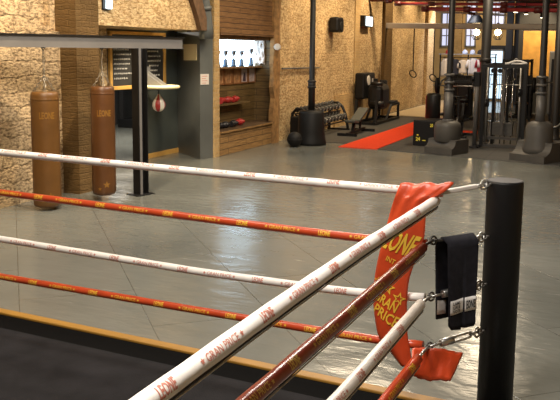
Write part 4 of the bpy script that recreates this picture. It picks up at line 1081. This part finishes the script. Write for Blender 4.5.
struct('wall_door_surround', MB().box((-5.9, 36.5, 0), (-5.62, 36.6, 2.5)).box((-4.90, 36.5, 0), (-4.4, 36.6, 2.5)).box((-5.62, 36.5, 2.32), (-4.90, 36.6, 2.5)), M['darkwall'])
struct('trim_8', MB().box((-8.10, 40.8, 0), (-7.65, 41, ZC)), M['brick_pale'])
struct('trim_9', MB().box((-4.52, 33.9, 0), (-4.26, 34.15, ZC)).box((-4.20, 34.0, 0), (-3.86, 34.3, ZC)), M['darkwall'])
struct('wall_partition', MB().box((-3.9, 33.0, 0), (4, 33.2, ZC)), M['darkwall'])
struct('trim_10', MB().box((-3.38, 30.0, 1.3), (-.5, 30.12, 2.98)).box((-3.38, 30.12, 0), (-3.3, 33.0, 2.98)), M['orange_wood'])
struct('wall_kitchen', MB().box((-3.55, 30.0, 2.98), (4, 30.3, ZC)).box((-3.55, 30.0, 0), (-3.38, 30.3, 2.98)).box((-3.38, 30.0, 0), (4, 30.12, 1.3)), M['darkwall'])
t = thing('steel_cabinet', 'tall pale grey cabinet before the orange wall at the right', 'cabinet', (-2.15, 29.6, 0))
MB().box((-2.38, 29.3, .02), (-1.62, 29.95, 2.25), .015).build('body', M['fridge'], t); MB().box((-2.36, 29.27, .05), (-1.64, 29.3, 2.22), .008).build('door', M['fridge'], t); MB().box((-2.33, 29.22, 1.25), (-2.30, 29.27, 1.55), .008).build('handle', M['steel'], t)
for x, lab in ((-5.74, 'glowing lantern at the left of the two in the far hall'), (-4.86, 'glowing lantern at the right of the two in the far hall')):
    t = thing('lantern', lab, 'lantern', (x, 33.9, 2.7), 'lanterns in the far hall')
    MB().ball((x, 33.9, 3.02), .13).build('bulb', M['lamp_glow'], t)
    q = MB()
    for k in range(6): a = k*PI/3; q.tube([(x+.10*math.cos(a), 33.9+.10*math.sin(a), 2.72), (x+.19*math.cos(a), 33.9+.19*math.sin(a), 2.85), (x+.20*math.cos(a), 33.9+.20*math.sin(a), 3.1)], .014, 6)
    q.ring((x, 33.9, 2.73), .11, .02); q.build('cage', M['black_metal'], t); MB().lathe((x, 33.9, 3.22), [(.22, 0), (.12, .1), (.03, .2)], 16).build('cap', M['black_metal'], t)
    MB().tube([(x, 33.9, 3.4), (x, 33.9, ZC)], .015, 6).build('cord', M['black_metal'], t)
t = thing('hanging_speaker', 'black conical loudspeaker hanging above the left lantern', 'speaker', (-5.72, 33.4, 3.5))
MB().lathe((-5.70, 33.4, 3.38), [(.36, 0), (.34, .05), (.20, .28), (.12, .36)], 20).build('horn', M['plastic_black'], t); MB().tube([(-5.70, 33.4, 3.72), (-5.70, 33.4, ZC)], .02, 6).build('cord', M['black_metal'], t)
# clothes rail with garments, shelf with caps
t = thing('clothes_rail', 'long dark clothes rail with shelf in front of the far windows', 'clothes rail', (-6.5, 34.8, 0))
MB().cyl((-7.45, 34.8, 1.96), (-5.0, 34.8, 1.96), .02, seg=10).build('rail', M['black_metal'], t)
for x in (-7.42, -6.2, -5.03): MB().bar((x, 34.8, 0), (x, 34.8, 2.12), .05).build('post', M['black_metal'], t)
MB().box((-7.45, 34.6, 2.08), (-5.0, 35.0, 2.11)).build('shelf', M['fridge'], t)
def shirt(x, wd, top, bot, m, lab, y=34.8, sleeves=True):
    wd *= 1.2
    t = thing('hanging_shirt', lab, 'shirt', (x, y, bot), 'garments on the far rail')
    rows, rb = [], []
    for i in range(9):
        f_ = i/8; z = top+(bot-top)*f_; ww = wd*(.55+.45*min(1, f_*4))*.5
        rows.append([Vector((x-ww+2*ww*j/8, y-.06*math.sin(PI*j/8)-.012*math.sin(j*2.2), z)) for j in range(9)]); rb.append([p+Vector((0, .05+.05*math.sin(PI*j/8), 0)) for j, p in enumerate(rows[-1])])
    MB().slab(rows, rb).build('body', m, t)
    if sleeves:
        for s_ in (-1, 1): MB().tube([(x+s_*wd*.40, y, top-.06), (x+s_*wd*.52, y-.02, top-.22), (x+s_*wd*.55, y-.02, top-.38)], [.06, .065, .07], 10).build('sleeve', m, t)
    MB().tube([(x-wd*.25, y, top+.01), (x, y, top+.05), (x, y, 1.97)], .008, 6).build('hanger', M['steel_dark'], t)
shirt(-7.18, .36, 1.90, 1.10, M['cloth_beige'], 'beige vest hanging at the left end of the far rail', sleeves=False)
shirt(-6.78, .34, 1.88, 1.05, M['cloth_black'], 'black shirt hanging beside the beige vest on the far rail')
shirt(-6.42, .30, 1.86, 1.25, M['cloth_beige'], 'short tan shirt behind the drum-padded column on the far rail')
shirt(-5.98, .40, 1.92, 1.22, M['cloth_white'], 'white shirt hanging in the middle of the far rail')
shirt(-5.66, .30, 1.90, .95, M['cloth_red'], 'dark red shirt right of the white shirt on the far rail')
shirt(-5.42, .26, 1.95, 1.05, M['cloth_blue'], 'blue shirt at the right end of the far rail')
shirt(-6.05, .36, 1.02, .45, M['cloth_white'], 'white shorts hanging low under the white shirt', y=34.5, sleeves=False)
def cap(x, m, lab, r=.12):
    t = thing('cap', lab, 'cap', (x, 34.8, 2.11), 'headgear on the far shelf'); MB().lathe((x, 34.8, 2.11), [(r, 0), (r, .07), (r*.8, .14), (r*.4, .18), (.01, .19)], 18).build('crown', m, t)
    MB().box((x-r*.8, 34.8-r*1.7, 2.11), (x+r*.8, 34.8-r*.6, 2.125), .004).build('brim', m, t)
cap(-7.08, M['ball_red'], 'red headguard on the far shelf, leftmost of the row')
cap(-6.35, M['cap_blue'], 'pale blue cap second along the far shelf')
cap(-6.02, M['cap_blue'], 'pale blue cap in the middle of the far shelf')
cap(-5.70, M['cloth_black'], 'black cap on the far shelf beside the blue ones')
cap(-5.38, M['cloth_blue'], 'deep blue cap at the right end of the far shelf', .14)

# ------------------------------------------------------------------ light
def area(name, loc, tgt, size, energy, col, sy=None):
    l = bpy.data.lights.new(name, 'AREA'); l.energy = energy; l.color = col; l.shape = 'RECTANGLE'; l.size = size; l.size_y = sy or size
    o = bpy.data.objects.new(name, l); COL.objects.link(o); o.location = loc
    o.rotation_euler = (Vector(tgt)-Vector(loc)).to_track_quat('-Z', 'Y').to_euler(); return o
def spot(name, loc, tgt, energy, col, ang=60, blend=.6, r=.08):
    l = bpy.data.lights.new(name, 'SPOT'); l.energy = energy; l.color = col; l.spot_size = R(ang); l.spot_blend = blend; l.shadow_soft_size = r
    o = bpy.data.objects.new(name, l); COL.objects.link(o); o.location = loc
    o.rotation_euler = (Vector(tgt)-Vector(loc)).to_track_quat('-Z', 'Y').to_euler(); return o
WARM = (1, .80, .55); WARMER = (1, .76, .47); SOFT = (1, .93, .84)
area('ring_light', (-1.4, 1.6, 5.3), (-1.4, 1.6, 0), 1.2, 230, SOFT)
area('ring_light', (-4.2, 4.4, 5.3), (-4.2, 4.4, 0), 1.2, 210, (1, .84, .64))
area('hall_light', (-3.0, 9.5, 5.4), (-3.0, 9.5, 0), 1.4, 260, SOFT)
area('hall_light', (-4.5, 14.0, 5.4), (-4.5, 14.0, 0), 1.2, 160, WARM)
spot('bag_spot', (-5.95, 7.9, 5.1), (-7.5, 9.0, 1.0), 620, WARM, 85, .7, .04)
spot('bag_spot', (-5.6, 6.0, 5.1), (-7.7, 7.0, 1.2), 120, WARM, 80, .8, .10)
for y, e in ((11.6, 330), (18.8, 420), (21.2, 420), (23.8, 460), (26.6, 420), (29.5, 420), (32.5, 380)):
    spot('wall_spot', (-5.9, y, 5.2), (-7.7, y+.2, 1.7), e, WARMER if y > 15 else WARM, 88, .8, .12)
spot('recess_lamp', (-7.9, 12.6, 2.45), (-8.3, 12.8, 0), 110, WARM, 120, .8, .1)
area('far_room_lamp', (-10.8, 15.5, 2.8), (-10.8, 15.5, 0), .8, 170, (1, .92, .8))
area('gym_light', (-2.8, 19.0, 5.3), (-2.8, 19.0, 0), 1.0, 130, WARM)
area('far_hall_light', (-6.6, 37.8, 5.2), (-6.6, 39, 1.5), 1.4, 95, WARMER)
area('window_daylight', (-6.3, 32.6, 3.7), (-6.3, 34.8, 1.5), 1.5, 70, (.78, .84, 1))  # added cool fill on the clothes; no window stands here
spot('kitchen_lamp', (-2.6, 28.6, 4.4), (-3.0, 30.0, 2.4), 420, WARMER, 70, .6, .1)
W_ = bpy.data.worlds.new('world'); S.world = W_; W_.use_nodes = True
W_.node_tree.nodes['Background'].inputs[0].default_value = (1, .85, .65, 1); W_.node_tree.nodes['Background'].inputs[1].default_value = .05
S.view_settings.view_transform = 'Standard'; S.view_settings.look = 'None'; S.view_settings.gamma = 1; S.view_settings.use_curve_mapping = False
S.view_settings.exposure = 0.55
